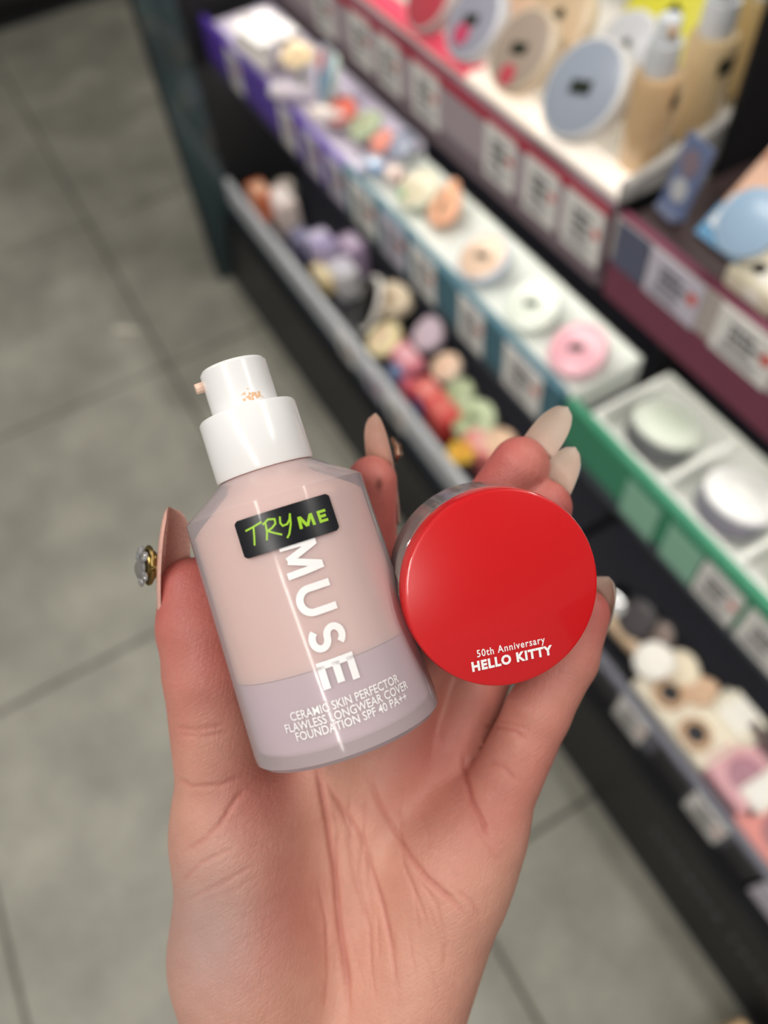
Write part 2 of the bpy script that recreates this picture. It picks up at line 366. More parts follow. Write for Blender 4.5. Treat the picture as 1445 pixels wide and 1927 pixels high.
def text_verts(body, bold=0., space=1.):
    c = bpy.data.curves.new('t', 'FONT'); c.body = body; c.size = 1; c.resolution_u = 3; c.offset = bold; c.space_character = space; c.fill_mode = 'FRONT'
    o = bpy.data.objects.new('t', c); COL.objects.link(o); bpy.context.view_layer.update()
    me = o.evaluated_get(bpy.context.evaluated_depsgraph_get()).to_mesh()
    vs = [Vector(v.co) for v in me.vertices]; fs = [tuple(p.vertices) for p in me.polygons]
    bpy.data.objects.remove(o); bpy.data.curves.remove(c)
    x0 = min(v.x for v in vs); x1 = max(v.x for v in vs); y0 = min(v.y for v in vs); y1 = max(v.y for v in vs)
    return [((v.x - x0) / (x1 - x0), (v.y - y0) / (y1 - y0)) for v in vs], fs
for body, pa, pb, hpx in (('CERAMIC SKIN PERFECTOR', (551, 1355), (748, 1284), 17), ('FLAWLESS LONGWEAR COVER', (542, 1376), (765, 1297), 17), ('FOUNDATION SPF 40 PA++', (562, 1392), (763, 1318), 17)):
    ta, ha = surf(*pa); tb, hb = surf(*pb); hm = (ha + hb) / 2
    vs, fs = text_verts(body, .012); ch = hpx * .000108
    MB().add([on_body(ta + (tb - ta) * x, hm + ch * y, .0003) for x, y in vs], fs).build('caption_print', PRINT, bottle)
# black tester sticker
ta, ha = surf(440, 983); tb, hb = surf(617, 929); tc, hc = surf(465, 1052)
HT = max(ha, hb); HL = hc; SW = (tb - ta) * .0213; SHt = HT - HL
def stick(x, y, lift=.00055): return on_body(ta + (tb - ta) * x, HT - SHt * y, lift)
m = MB(); vs = []; NX, NY = 30, 16; cr = .09
for j in range(NY + 1):
    y = j / NY; ym = min(y, 1 - y) * SHt; k = cr * SHt
    ins = (k - math.sqrt(max(0, k * k - (k - ym) ** 2))) / SW if ym < k else 0
    vs += [stick(ins + (1 - 2 * ins) * i / NX, y) for i in range(NX + 1)]
m.add(vs, [(j * (NX + 1) + i, (j + 1) * (NX + 1) + i, (j + 1) * (NX + 1) + i + 1, j * (NX + 1) + i + 1) for j in range(NY) for i in range(NX)])
st = m.build('sticker', mat('sticker_black', '0d1018', .3, noise=.1, coat=.3), bottle, smooth=True)
st['label'] = 'black sticker reading TRY ME in green'
LIME = mat('lime_print', '9fd02a', .4, noise=.03); asp = SHt / SW
def sf(x, y): return stick(x, y / asp, .00066)
def sc(paths): return [[(x, y * asp) for x, y in p] for p in paths]
m = MB()
strokes(m, sc([[(.095, .31), (.18, .27), (.275, .21)], [(.185, .26), (.165, .5), (.14, .73)],
               [(.305, .27), (.295, .5), (.27, .70)], [(.275, .29), (.34, .20), (.40, .24), (.395, .36), (.35, .44), (.30, .48)], [(.305, .48), (.36, .58), (.425, .68)],
               [(.455, .22), (.44, .38), (.455, .47), (.50, .46), (.535, .36), (.555, .22)], [(.555, .22), (.53, .50), (.49, .72), (.46, .80)]]), .018, sf, None, 60)
strokes(m, sc([[(.615, .69), (.625, .37)], [(.622, .35), (.682, .66)], [(.682, .66), (.748, .35)], [(.745, .37), (.752, .69)]]), .03, sf, (.37 * asp, .69 * asp), 60)
strokes(m, sc([[(.822, .37), (.822, .69)], [(.822, .405), (.905, .405)], [(.822, .53), (.895, .53)], [(.822, .655), (.905, .655)]]), .028, sf, (.37 * asp, .69 * asp), 60)
m.build('sticker_print', LIME, st)
# ------------------------------------------------------------------ the red compact held beside it
n = Vector((.17, -.11, .98)).normalized(); cx_ = Vector((1, 0, 0)); cx_ = (cx_ - n * cx_.dot(n)).normalized(); cy_ = n.cross(cx_)
c_o = P(947, 1108, .1685)
C_CAM = Matrix(((cx_.x, cy_.x, n.x, c_o.x), (cx_.y, cy_.y, n.y, c_o.y), (cx_.z, cy_.z, n.z, c_o.z), (0, 0, 0, 1)))
compact = tag(hand_hold('makeup_compact', CM @ C_CAM), 'round red compact with white anniversary lettering and a clear base in the hand', 'compact')
RC, TC = .0222, .0195
RED = mat('red_lid', 'd0171d', .28, noise=.02, scale=60, coat=.35, sss=.15)
m = MB(); m.lathe([(0, -.0062), (RC - .0006, -.0062), (RC, -.0056), (RC, -.0009), (RC - .0003, -.0002), (RC - .0009, 0), (0, .00005)], 128)
m.build('lid', RED, compact, smooth=True)
m = MB(); m.lathe([(0, -TC), (.0205, -TC), (.0222, -TC + .0012), (.0222, -.0068), (.0208, -.0062), (.0200, -.0068), (.0200, -TC + .003), (0, -TC + .003)], 96)
m.build('clear_base', clear_mat('clear_base', 'f6eeee', .06, 1.4, .16, 'f6ecec'), compact, smooth=True)
m = MB(); m.lathe([(0, -TC + .0032), (.0185, -TC + .0032), (.0190, -TC + .004), (.0190, -.0085), (.0182, -.0075), (0, -.0075)], 72)
m.build('inner_pan', mat('pan_rose', 'd9a9a2', .35, noise=.04), compact, smooth=True)
ang = math.radians(9.3); ex = Vector((math.cos(ang), math.sin(ang), 0)); ey = Vector((-math.sin(ang), math.cos(ang), 0))
for body, px, w, h, bold in (('50th Anniversary', (964, 1222), 136, 19, .014), ('HELLO KITTY', (967, 1243), 162, 20, .050)):
    k = .1685 / F_PX; c = Vector(((px[0] - 947) * k, -(px[1] - 1108) * k, .00022)); vs, fs = text_verts(body, bold, 1.16)
    MB().add([c + ex * ((x - .5) * w * k) + ey * ((y - .5) * h * k) for x, y in vs], fs).build('lid_print', PRINT, compact)
# ------------------------------------------------------------------ the hand: one surface grown from a distance field
MMK = 1000.0
def Q(u, v, d): p = P(u, v, d); return np.array((p.x, p.y, p.z)) * MMK
def cone(X, a, b, ra, rb):
    ba = b - a; l2 = ba @ ba; t = np.clip(((X - a) @ ba) / l2, 0, 1)
    return np.sqrt((((X - a) - t[..., None] * ba) ** 2).sum(-1)) - (ra + (rb - ra) * t)
def smin(a, b, k):
    h = np.clip(.5 + .5 * (b - a) / k, 0, 1)
    return b + (a - b) * h - k * h * (1 - h)
J = dict(
    thumb=[(475, 1800, .201, 15.5), (428, 1500, .1955, 12.4), (388, 1270, .1895, 10.3), (372, 1180, .1895, 9.9), (362, 1113, .1915, 8.6)],
    index=[(618, 1400, .2085, 10.2), (672, 1190, .2125, 9.0), (692, 1030, .2115, 8.0), (700, 905, .2085, 6.9)],
    middle=[(745, 1385, .2105, 10.2), (835, 1140, .2115, 9.2), (905, 985, .2065, 8.4), (978, 877, .2005, 7.8)],
    ring=[(850, 1405, .2125, 9.4), (932, 1190, .2105, 8.7), (985, 1060, .2055, 8.0), (1024, 955, .2005, 7.3)],
    pinky=[(934, 1505, .2000, 9.4), (1012, 1340, .1970, 8.2), (1068, 1240, .1965, 7.6), (1098, 1155, .1975, 6.8)])
WR = [(578, 2080, .207), (600, 2900, .215)]
def field(X):
    palm = None
    def add(p, k=7.0):
        nonlocal palm
        palm = p if palm is None else smin(palm, p, k)
    w = Q(585, 2060, .2075)
    for nm, off in (('index', -58), ('middle', -18), ('ring', 30), ('pinky', 70)):
        u, v, d, r = J[nm][0]
        a_ = Q(585 + off * 1.6, 2000, .2065); add(cone(X, a_, a_ + (Q(u, v, d) - a_) * .90, 13.0, r + 1.2))
    add(cone(X, Q(480, 1900, .2005), Q(446, 1590, .1955), 16.5, 14.2), 10)      # thenar mound
    add(cone(X, Q(520, 1990, .2025), Q(450, 1800, .199), 15.0, 17.0), 10)
    add(cone(X, Q(745, 1960, .2015), Q(845, 1640, .2005), 15.5, 13.5), 10)      # outer edge of the palm
    add(cone(X, Q(845, 1640, .2005), Q(892, 1565, .2005), 13.5, 11.0), 8)
    add(cone(X, Q(430, 1560, .199), Q(600, 1440, .208), 10.5, 9.5), 9)          # web of the thumb
    add(cone(X, Q(535, 2050, .2075), Q(530, 2900, .217), 21, 25), 12)           # wrist and forearm
    add(cone(X, Q(640, 2050, .2075), Q(640, 2900, .217), 21, 25), 12)
    out = None
    for nm, js in J.items():
        f = None
        for a, b in zip(js, js[1:]):
            c = cone(X, Q(*a[:3]), Q(*b[:3]), a[3], b[3]); f = c if f is None else smin(f, c, 1.6)
        # soft pad of the last joint
        h = smin(palm, f, {'thumb': 9.0, 'pinky': 4.0, 'ring': 4.5}.get(nm, 6.0))
        out = h if out is None else np.minimum(out, h)
    # flesh gives way where the bottle and the compact press on it
    Mi = np.array(B_INV); L = (X / MMK) @ Mi[:3, :3].T + Mi[:3, 3]
    rr = np.sqrt(L[..., 0] ** 2 + L[..., 1] ** 2); R = RB0 + (RB1 - RB0) * np.clip(L[..., 2] / HB, 0, 1)
    db = np.maximum(np.maximum(rr - R, -L[..., 2]), L[..., 2] - HB - .004) * MMK
    out = -smin(-out, db - .25, 1.2)
    Mc = np.array(C_CAM.inverted()); L = (X / MMK) @ Mc[:3, :3].T + Mc[:3, 3]
    dc = np.maximum(np.sqrt(L[..., 0] ** 2 + L[..., 1] ** 2) - RC, np.maximum(-L[..., 2] - TC, L[..., 2])) * MMK
    return -smin(-out, dc - .25, 1.0)
def surface_net(lo, hi, h):
    n = np.ceil((hi - lo) / h).astype(int) + 1
    gx, gy, gz = [lo[i] + h * np.arange(n[i]) for i in range(3)]
    Fv = np.empty(n, np.float32)
    for i in range(0, n[1], 16):
        X = np.stack(np.meshgrid(gx, gy[i:i + 16], gz, indexing='ij'), -1); Fv[:, i:i + 16] = field(X)
    c = n - 1; acc = np.zeros((*c, 3), np.float32); cnt = np.zeros(c, np.float32)
    sl_ = lambda o: Fv[o[0]:o[0] + c[0], o[1]:o[1] + c[1], o[2]:o[2] + c[2]]
    for ax in range(3):
        oth = [k for k in range(3) if k != ax]
        for i in (0, 1):
            for j in (0, 1):
                o = [0, 0, 0]; o[oth[0]] = i; o[oth[1]] = j; p = list(o); p[ax] = 1
                A, B = sl_(o), sl_(p); cr = (A < 0) != (B < 0); t = np.where(cr, A / np.where(cr, A - B, 1), 0)
                for k in range(3):
                    acc[..., k] += np.where(cr, (t if k == ax else o[k]), 0)
                cnt += cr
    act = cnt > 0; idx = -np.ones(c, int); idx[act] = np.arange(act.sum())
    base = np.argwhere(act); V = lo + h * (base + acc[act] / cnt[act][:, None]); faces = []
    for ax in range(3):
        a, b = [(1, 2), (2, 0), (0, 1)][ax]
        s0 = [slice(None)] * 3; s1 = [slice(None)] * 3; s0[ax] = slice(0, -1); s1[ax] = slice(1, None)
        A, B = Fv[tuple(s0)] < 0, Fv[tuple(s1)] < 0
        E = np.argwhere(A != B); E = E[(E[:, a] > 0) & (E[:, b] > 0) & (E[:, a] < c[a]) & (E[:, b] < c[b])]
        inv = A[tuple(E.T)]
        q = []
        for da, db in ((1, 1), (0, 1), (0, 0), (1, 0)):
            e = E.copy(); e[:, a] -= da; e[:, b] -= db; q.append(idx[tuple(e.T)])
        q = np.stack(q, 1); q[~inv] = q[~inv][:, ::-1]; faces.append(q)
    Fq = np.concatenate(faces); return V, Fq[(Fq >= 0).all(1)]
V, Fq = surface_net(np.array([-72., -322., -250.]), np.array([72., 30., -158.]), 1.0)
me = bpy.data.meshes.new('hand'); me.from_pydata((V / MMK).tolist(), [], Fq.tolist())
hand = bpy.data.objects.new('hand', me); COL.objects.link(hand)
sm = hand.modifiers.new('s', 'SMOOTH'); sm.factor = .5; sm.iterations = 3
ss = hand.modifiers.new('d', 'SUBSURF'); ss.levels = 1; ss.render_levels = 1
bpy.context.view_layer.update()
me2 = bpy.data.meshes.new_from_object(hand.evaluated_get(bpy.context.evaluated_depsgraph_get()))
hand.modifiers.clear(); hand.data = me2; me2.name = 'hand'; bpy.data.meshes.remove(me); me = me2
nv = len(me.vertices); co = np.empty(nv * 3); me.vertices.foreach_get('co', co); co = co.reshape(-1, 3)
no = np.empty(nv * 3); me.vertices.foreach_get('normal', no); no = no.reshape(-1, 3)
uu = CX + co[:, 0] / -co[:, 2] * F_PX; vv = CY - co[:, 1] / -co[:, 2] * F_PX
vdir = -co / np.linalg.norm(co, axis=1)[:, None]; facing = np.clip((no * vdir).sum(1) * 1.6, 0, 1)
def zz(pts): return [(260 + x / 1.6056, 1300 + y / 1.6056) for x, y in pts]
CREASE = [  # skin folds of the palm: points, depth mm, half width mm
    (zz([(535, 200), (552, 290), (572, 400), (595, 560), (607, 700), (630, 860), (638, 1010)]), .95, .75),
    (zz([(540, 235), (600, 330), (680, 450), (705, 540), (740, 650), (762, 760), (790, 960)]), .55, .65),
    (zz([(690, 240), (722, 330), (780, 430), (822, 500), (870, 565), (940, 625), (1005, 690)]), .6, .7),
    (zz([(800, 320), (790, 420), (800, 520), (850, 640), (880, 720)]), .28, .5), (zz([(690, 300), (685, 420), (665, 560), (690, 700)]), .3, .5),
    (zz([(600, 420), (597, 560), (600, 660)]), .5, .5), (zz([(585, 300), (640, 420), (650, 560), (700, 720), (700, 900)]), .3, .5),
    (zz([(985, 190), (990, 260), (1005, 330), (1040, 395), (1062, 450)]), .8, .7), (zz([(1000, 350), (1030, 430), (1080, 500), (1100, 520)]), .25, .5),
    (zz([(1040, 110), (1080, 105), (1130, 118), (1175, 150)]), .4, .6), (zz([(1055, 85), (1120, 95), (1180, 120)]), .25, .5), (zz([(1050, 210), (1100, 230), (1150, 280)]), .25, .6),
    (zz([(130, 490), (200, 450), (250, 400), (300, 320), (330, 300)]), .45, .6), (zz([(120, 590), (190, 520), (300, 470)]), .3, .5), (zz([(130, 640), (240, 590), (360, 520)]), .22, .5),
    (zz([(110, 260), (160, 290), (250, 285), (330, 250)]), .35, .6), (zz([(100, 110), (180, 120), (270, 100)]), .3, .6), (zz([(105, 130), (200, 140), (290, 120)]), .25, .5),
    (zz([(540, 560), (570, 700), (575, 860), (560, 990)]), .28, .6), (zz([(840, 560), (900, 640), (930, 760), (920, 860)]), .22, .5), (zz([(1040, 690), (1010, 640), (960, 600)]), .3, .5)]
rnd = random.Random(3)
for q in range(46):                                                 # fine wrinkles across the thumb mound and down the palm
    if q < 26:
        x0, y0 = rnd.uniform(90, 420), rnd.uniform(420, 1000); L = rnd.uniform(60, 170); a = rnd.uniform(.35, .75)
        CREASE.append((zz([(x0, y0), (x0 + L * .5, y0 - L * .5 * a + rnd.uniform(-8, 8)), (x0 + L, y0 - L * a)]), rnd.uniform(.04, .09), .4))
    else:
        x0, y0 = rnd.uniform(560, 900), rnd.uniform(260, 800); L = rnd.uniform(80, 220); a = rnd.uniform(-.05, .4)
        CREASE.append((zz([(x0, y0), (x0 + L * .5 * a + rnd.uniform(-8, 8), y0 + L * .5), (x0 + L * a, y0 + L)]), rnd.uniform(.1, .24), .42))
pxmm = -co[:, 2] / F_PX * MMK
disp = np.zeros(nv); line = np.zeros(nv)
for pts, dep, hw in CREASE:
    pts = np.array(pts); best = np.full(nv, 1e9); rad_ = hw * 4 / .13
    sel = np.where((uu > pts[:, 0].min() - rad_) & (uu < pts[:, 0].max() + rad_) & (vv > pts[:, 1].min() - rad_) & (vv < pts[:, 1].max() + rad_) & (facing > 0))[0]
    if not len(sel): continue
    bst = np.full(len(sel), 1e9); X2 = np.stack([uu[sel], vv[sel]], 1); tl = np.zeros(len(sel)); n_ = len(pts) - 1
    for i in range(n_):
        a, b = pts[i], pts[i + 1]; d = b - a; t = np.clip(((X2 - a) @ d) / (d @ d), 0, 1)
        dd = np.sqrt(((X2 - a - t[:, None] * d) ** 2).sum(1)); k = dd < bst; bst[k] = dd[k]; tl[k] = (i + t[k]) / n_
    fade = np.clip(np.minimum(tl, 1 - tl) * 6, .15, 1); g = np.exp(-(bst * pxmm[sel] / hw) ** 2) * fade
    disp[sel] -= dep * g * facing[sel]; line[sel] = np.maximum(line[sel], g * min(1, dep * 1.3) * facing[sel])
co2 = co + no * (disp / MMK)[:, None]
co2 = co2 @ CM_NP[:3, :3].T + CM_NP[:3, 3]
org = CM_NP[:3, :3] @ (Q(590, 1500, .205) / MMK) + CM_NP[:3, 3]
me.vertices.foreach_set('co', (co2 - org).ravel()); me.update(); hand.location = org
me.polygons.foreach_set('use_smooth', [True] * len(me.polygons))
# natural colour of the skin: flushed fingers and palm rim, paler and cooler thumb mound
def blob(u, v, ru, rv): return np.exp(-(((uu - u) / ru) ** 2 + ((vv - v) / rv) ** 2))
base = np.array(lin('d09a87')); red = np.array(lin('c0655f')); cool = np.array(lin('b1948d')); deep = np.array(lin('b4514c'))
r_ = np.clip((1480 - vv) / 330, 0, 1) * .85 + .55 * blob(900, 1500, 160, 130) + .4 * blob(470, 1480, 110, 80) + .35 * blob(520, 1700, 90, 200)
mott = np.zeros(nv)
for q in range(14):
    kx, ky, ph_ = rnd.uniform(-.03, .03), rnd.uniform(-.03, .03), rnd.uniform(0, 6.28); mott += np.sin(uu * kx + vv * ky + ph_)
r_ = np.clip(r_ + mott * .028, 0, 1)[:, None]
c_ = np.clip(blob(390, 1760, 100, 160) * .9, 0, 1)[:, None]
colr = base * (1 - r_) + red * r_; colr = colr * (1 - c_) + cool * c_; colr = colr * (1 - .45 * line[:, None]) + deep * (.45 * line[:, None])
s_ = np.clip(blob(713, 911, 6, 11) * 1.1 * (facing > .2), 0, .75)[:, None]; colr = colr * (1 - s_) + np.array(lin('6e3a2c')) * s_      # brown smudge on the forefinger
at_ = me.color_attributes.new('skin', 'FLOAT_COLOR', 'POINT'); at_.data.foreach_set('color', np.concatenate([colr, np.ones((nv, 1))], 1).ravel())
pa_ = me.attributes.new('palm_mm', 'FLOAT_VECTOR', 'POINT'); pa_.data.foreach_set('vector', np.stack([co[:, 0], co[:, 1], co[:, 2]], 1).astype(np.float32).ravel() * MMK)
def skin_mat():
    m = bpy.data.materials.new('skin'); m.use_nodes = True; nt = m.node_tree; b = nt.nodes['Principled BSDF']
    a = nt.nodes.new('ShaderNodeVertexColor'); a.layer_name = 'skin'
    tc = nt.nodes.new('ShaderNodeTexCoord'); n1 = nt.nodes.new('ShaderNodeTexNoise'); n1.inputs['Scale'].default_value = 160; n1.inputs['Detail'].default_value = 5
    mp = nt.nodes.new('ShaderNodeMapping'); mp.inputs['Scale'].default_value = (1.6, 1, 1); vo = nt.nodes.new('ShaderNodeTexVoronoi'); vo.inputs['Scale'].default_value = 900
    mx = nt.nodes.new('ShaderNodeMix'); mx.data_type = 'RGBA'; mx.blend_type = 'MULTIPLY'; mx.inputs['Factor'].default_value = .22
    cr = nt.nodes.new('ShaderNodeValToRGB'); cr.color_ramp.elements[0].position = .3; cr.color_ramp.elements[0].color = (.72, .52, .5, 1); cr.color_ramp.elements[1].position = .7
    nt.links.new(tc.outputs['Object'], n1.inputs['Vector']); nt.links.new(tc.outputs['Object'], mp.inputs['Vector']); nt.links.new(mp.outputs[0], vo.inputs['Vector'])
    nt.links.new(n1.outputs['Fac'], cr.inputs[0]); nt.links.new(a.outputs['Color'], mx.inputs['A']); nt.links.new(cr.outputs[0], mx.inputs['B']); nt.links.new(mx.outputs['Result'], b.inputs['Base Color'])
    pa = nt.nodes.new('ShaderNodeAttribute'); pa.attribute_name = 'palm_mm'
    ad = nt.nodes.new('ShaderNodeMath'); ad.operation = 'ADD'; nt.links.new(vo.outputs['Distance'], ad.inputs[1])
    last = None
    for rot, sx, sy, w in ((.6, .07, .95, 1.0), (-.45, .08, 1.1, .6), (1.4, .06, .8, .9)):      # fine lines in three directions
        mm = nt.nodes.new('ShaderNodeMapping'); mm.vector_type = 'TEXTURE'; mm.inputs['Rotation'].default_value = (0, 0, rot); mm.inputs['Scale'].default_value = (1 / sx, 1 / sy, 4)
        nn = nt.nodes.new('ShaderNodeTexNoise'); nn.inputs['Scale'].default_value = 1; nn.inputs['Detail'].default_value = 2; nt.links.new(pa.outputs['Vector'], mm.inputs['Vector']); nt.links.new(mm.outputs[0], nn.inputs['Vector'])
        s1 = nt.nodes.new('ShaderNodeMath'); s1.operation = 'SUBTRACT'; s1.inputs[1].default_value = .5; nt.links.new(nn.outputs['Fac'], s1.inputs[0])
        s2 = nt.nodes.new('ShaderNodeMath'); s2.operation = 'ABSOLUTE'; nt.links.new(s1.outputs[0], s2.inputs[0])
        s3 = nt.nodes.new('ShaderNodeMath'); s3.operation = 'MINIMUM'; s3.inputs[1].default_value = .05; nt.links.new(s2.outputs[0], s3.inputs[0])
        s4 = nt.nodes.new('ShaderNodeMath'); s4.operation = 'MULTIPLY_ADD'; s4.inputs[1].default_value = 14 * w; s4.inputs[2].default_value = 0; nt.links.new(s3.outputs[0], s4.inputs[0])
        if last is not None: nt.links.new(last, s4.inputs[2])
        last = s4.outputs[0]
    nt.links.new(last, ad.inputs[0])
    bp = nt.nodes.new('ShaderNodeBump'); bp.inputs['Strength'].default_value = .3; bp.inputs['Distance'].default_value = .00028
    nt.links.new(ad.outputs[0], bp.inputs['Height']); nt.links.new(bp.outputs['Normal'], b.inputs['Normal'])
    b.inputs['Roughness'].default_value = .5; b.inputs['Subsurface Weight'].default_value = .25; b.inputs['Subsurface Radius'].default_value = (1, .32, .2); b.inputs['Subsurface Scale'].default_value = .004
    return m
me.materials.append(skin_mat())
tag(hand, 'open left hand, palm up, with long almond nails, holding a bottle and a compact', 'hand')
# ------------------------------------------------------------------ long almond nails
NAIL = mat('nail_gel', 'e6d2c2', .12, noise=.05, scale=200, coat=.8, sss=.25, trans=.2)
NAILP = mat('nail_gel_pink', 'dcae9c', .12, noise=.08, scale=400, coat=.8, sss=.3, trans=.2)
NAILS = mat('nail_glitter', 'dca79a', .25, noise=.25, scale=1500, coat=.6, sss=.2)
GOLD = mat('charm_gold', '96804f', .3, 1.0, noise=.15, scale=300)
GEM = mat('rhinestone', 'f4f6fa', .02, noise=.01, trans=.85, ior=2.0)
bpy.context.view_layer.update()
def nail(base, tip, normal, w, bow, arcdeg, m=NAIL, name='nail'):
    """a curved plate from under the cuticle to the tip; normal is the outer side; camera axes"""
    a = P(*base); b = P(*tip); t = (b - a); L = t.length; t.normalize(); nn = Vector(normal); nn = (nn - t * nn.dot(t)).normalized(); s_ = t.cross(nn)
    NT, NS = 26, 12; top = []; bot = []
    for i in range(NT + 1):
        k = i / NT
        ww = w * (.78 + .22 * math.sin(min(1, k / .4) * math.pi / 2)) if k < .4 else w * max(0., 1 - ((k - .4) / .6) ** 3.2) ** .5
        if i == 0: ww = w * .5
        ww = max(ww, .00005)
        for j in range(NS + 1):
            ph = math.radians(arcdeg) * (2 * j / NS - 1); R = ww / math.sin(math.radians(arcdeg))
            p = a + t * (L * k) + s_ * (R * math.sin(ph)) - nn * (R * (1 - math.cos(ph)) * .9) - nn * (bow * L * (k - .35) ** 2) + nn * (bow * L * .1225)
            top.append(p); bot.append(p - nn * (.00075 * min(1, (1 - k) * 8 + .25)))
    n_ = len(top); q = []
    for i in range(NT):
        for j in range(NS):
            k = i * (NS + 1) + j; q.append((k, k + 1, k + NS + 2, k + NS + 1)); q.append((n_ + k, n_ + k + NS + 1, n_ + k + NS + 2, n_ + k + 1))
    for i in range(NT):
        for j in (0, NS):
            k = i * (NS + 1) + j; q.append((k, k + NS + 1, n_ + k + NS + 1, n_ + k) if j == 0 else (k, n_ + k, n_ + k + NS + 1, k + NS + 1))
    for i in (0, NT):
        for j in range(NS):
            k = i * (NS + 1) + j; q.append((k, n_ + k, n_ + k + 1, k + 1) if i == 0 else (k, k + 1, n_ + k + 1, n_ + k))
    Mx = CM; o = MB().add([Mx @ p for p in top + bot], q).build(name, m, None, smooth=True, angle=60)
    o.parent = hand; o.matrix_parent_inverse = hand.matrix_world.inverted()
    return o
n_th = nail((306, 1160, .1905), (311, 953, .1895), (-.93, 0, -.36), .0058, .10, 62, NAILS)
n_ix = nail((742, 985, .2165), (711, 776, .2085), (.62, .15, -.78), .0043, .10, 58, NAILP)
n_mi = nail((972, 900, .2085), (1069, 764, .1985), (.35, .3, -.89), .0047, .12, 58)
n_ri = nail((1012, 985, .2085), (1084, 840, .1985), (.45, .2, -.87), .0046, .12, 58)
n_pi = nail((1120, 1190, .204), (1147, 1085, .2005), (.75, .1, -.66), .0050, .10, 58)
def part_of(par, mb, name, m, **k):
    o = mb.build(name, m, None, **k); o.parent = par; o.matrix_parent_inverse = par.matrix_world.inverted(); return o
bpy.context.view_layer.update()
def gem(mb, c, nrm, r, mi=0):
    nrm = nrm.normalized(); u = nrm.orthogonal().normalized(); w = nrm.cross(u); vs = []
    for rr, hh, off in ((r, 0, 0), (r, r * .25, 0), (r * .6, r * .6, math.pi / 8)):
        vs += [c + (u * math.cos(k * math.pi / 4 + off) + w * math.sin(k * math.pi / 4 + off)) * rr + nrm * hh for k in range(8)]
    vs.append(c + nrm * r * .62); vs.append(c - nrm * r * .5)
    fs = [(k, (k + 1) % 8, 8 + (k + 1) % 8, 8 + k) for k in range(8)]
    for k in range(8): fs += [(8 + k, 8 + (k + 1) % 8, 16 + k), (8 + (k + 1) % 8, 16 + (k + 1) % 8, 16 + k), (16 + k, 16 + (k + 1) % 8, 24), ((k + 1) % 8, k, 25)]
    mb.add(vs, fs, mi)
cn = P(283, 1064, .1885); out = Vector((-.80, .05, .55)); M3 = CM.to_3x3(); m = MB()
up_ = Vector((0, 1, 0)); sd = out.cross(up_).normalized()
ring_ = [CM @ (cn + up_ * (.0044 * math.cos(a)) + sd * (.0032 * math.sin(a)) + out * .0004) for a in [i * math.pi / 12 for i in range(25)]]
m.tube(ring_, .0006, 8, cap=False); m.tube([CM @ (cn - out * .0008), CM @ (cn + out * .0016)], [.0036, .0032], 20)
part_of(n_th, m, 'charm_setting', GOLD, smooth=True, angle=50)
for k, (a, b, r) in enumerate([(-.0008, .0002, .0025), (.0034, .0006, .0014), (-.0040, .0004, .0013), (.0022, .0026, .0013), (-.0024, .0026, .0012), (.0022, -.0024, .0013), (-.0026, -.0024, .0012)]):
    m = MB(); gem(m, CM @ (cn + up_ * a + sd * b + out * .0020), M3 @ (out + up_ * a * 60 + sd * b * 60), r); part_of(n_th, m, 'rhinestone', GEM)
m = MB(); gem(m, CM @ P(299, 1056, .188), M3 @ Vector((-.3, .2, .9)), .0011); part_of(n_th, m, 'rhinestone', GEM)
cn = P(744, 848, .2105); out = Vector((.9, .1, -.2)); m = MB()
m.tube([CM @ (cn + Vector((-.0010, .0036, 0))), CM @ (cn + Vector((.0006, .0012, 0))), CM @ (cn + Vector((.0009, -.0012, 0))), CM @ (cn + Vector((.0000, -.0035, 0)))], [.0005, .0011, .0011, .0005], 10)
part_of(n_ix, m, 'nail_charm', mat('charm_rose_gold', 'c9a28c', .2, 1.0, noise=.1, scale=200), smooth=True)
# ------------------------------------------------------------------ goods on the shelves
def frame(c, n, spin=0.):
    n = Vector(n).normalized(); x = Vector((1, 0, 0)); x = (x - n * x.dot(n)).normalized(); y = n.cross(x)
    M = Matrix(((x.x, y.x, n.x, c[0]), (x.y, y.y, n.y, c[1]), (x.z, y.z, n.z, c[2]), (0, 0, 0, 1)))
    return M @ Matrix.Rotation(spin, 4, 'Z')
def pm(c, rough=.35, noise=.04, **k): return mat('plastic_' + c, c, rough, noise=noise, **k)
STK = mat('tester_black', '1a2414', .4, noise=.3, scale=900)
LEAN = (0, -.76, .64)
def disc(label, c, n, r, t, case, face, ring=None, sticker=True, cat='compact', group=None, spin=.3, extra=None, sx=1.):
    """round compact: case body, lid face, rim band, tester sticker; n points out of the lid, c is the lid centre"""
    e = tag(empty('round_compact', mw=frame(c, n, spin)), label, cat, group)
    MB().lathe([(0, -t), (r * .86, -t), (r * .96, -t * .82), (r, -t * .5), (r, -t * .42)], 40, sx=sx).build('base', pm(case), e, smooth=True)
    MB().lathe([(r * .985, -t * .42), (r * 1.005, -t * .38), (r * .985, -t * .34)], 40, sx=sx).build('rim', pm(ring or case, .2), e, smooth=True)
    MB().lathe([(r, -t * .34), (r, -t * .16), (r * .965, -t * .04), (r * .90, 0)], 40, sx=sx).build('lid', pm(case), e, smooth=True)
    MB().lathe([(r * .90, 0), (r * .84, .0006), (0, .0012)], 40, sx=sx).build('lid_face', pm(face, .25), e, smooth=True)
    if sticker:
        MB().box(-r * .26, r * .26, -r * .13, r * .13, .0013, .0020).build('tester_sticker', STK, e)
    if extra:
        for (x, y, rr, col) in extra: MB().lathe([(rr, .0005), (rr, .0016), (0, .0018)], 20, M=Matrix.Translation((x * r, y * r, 0))).build('lid_print', pm(col), e, smooth=True)
    return e
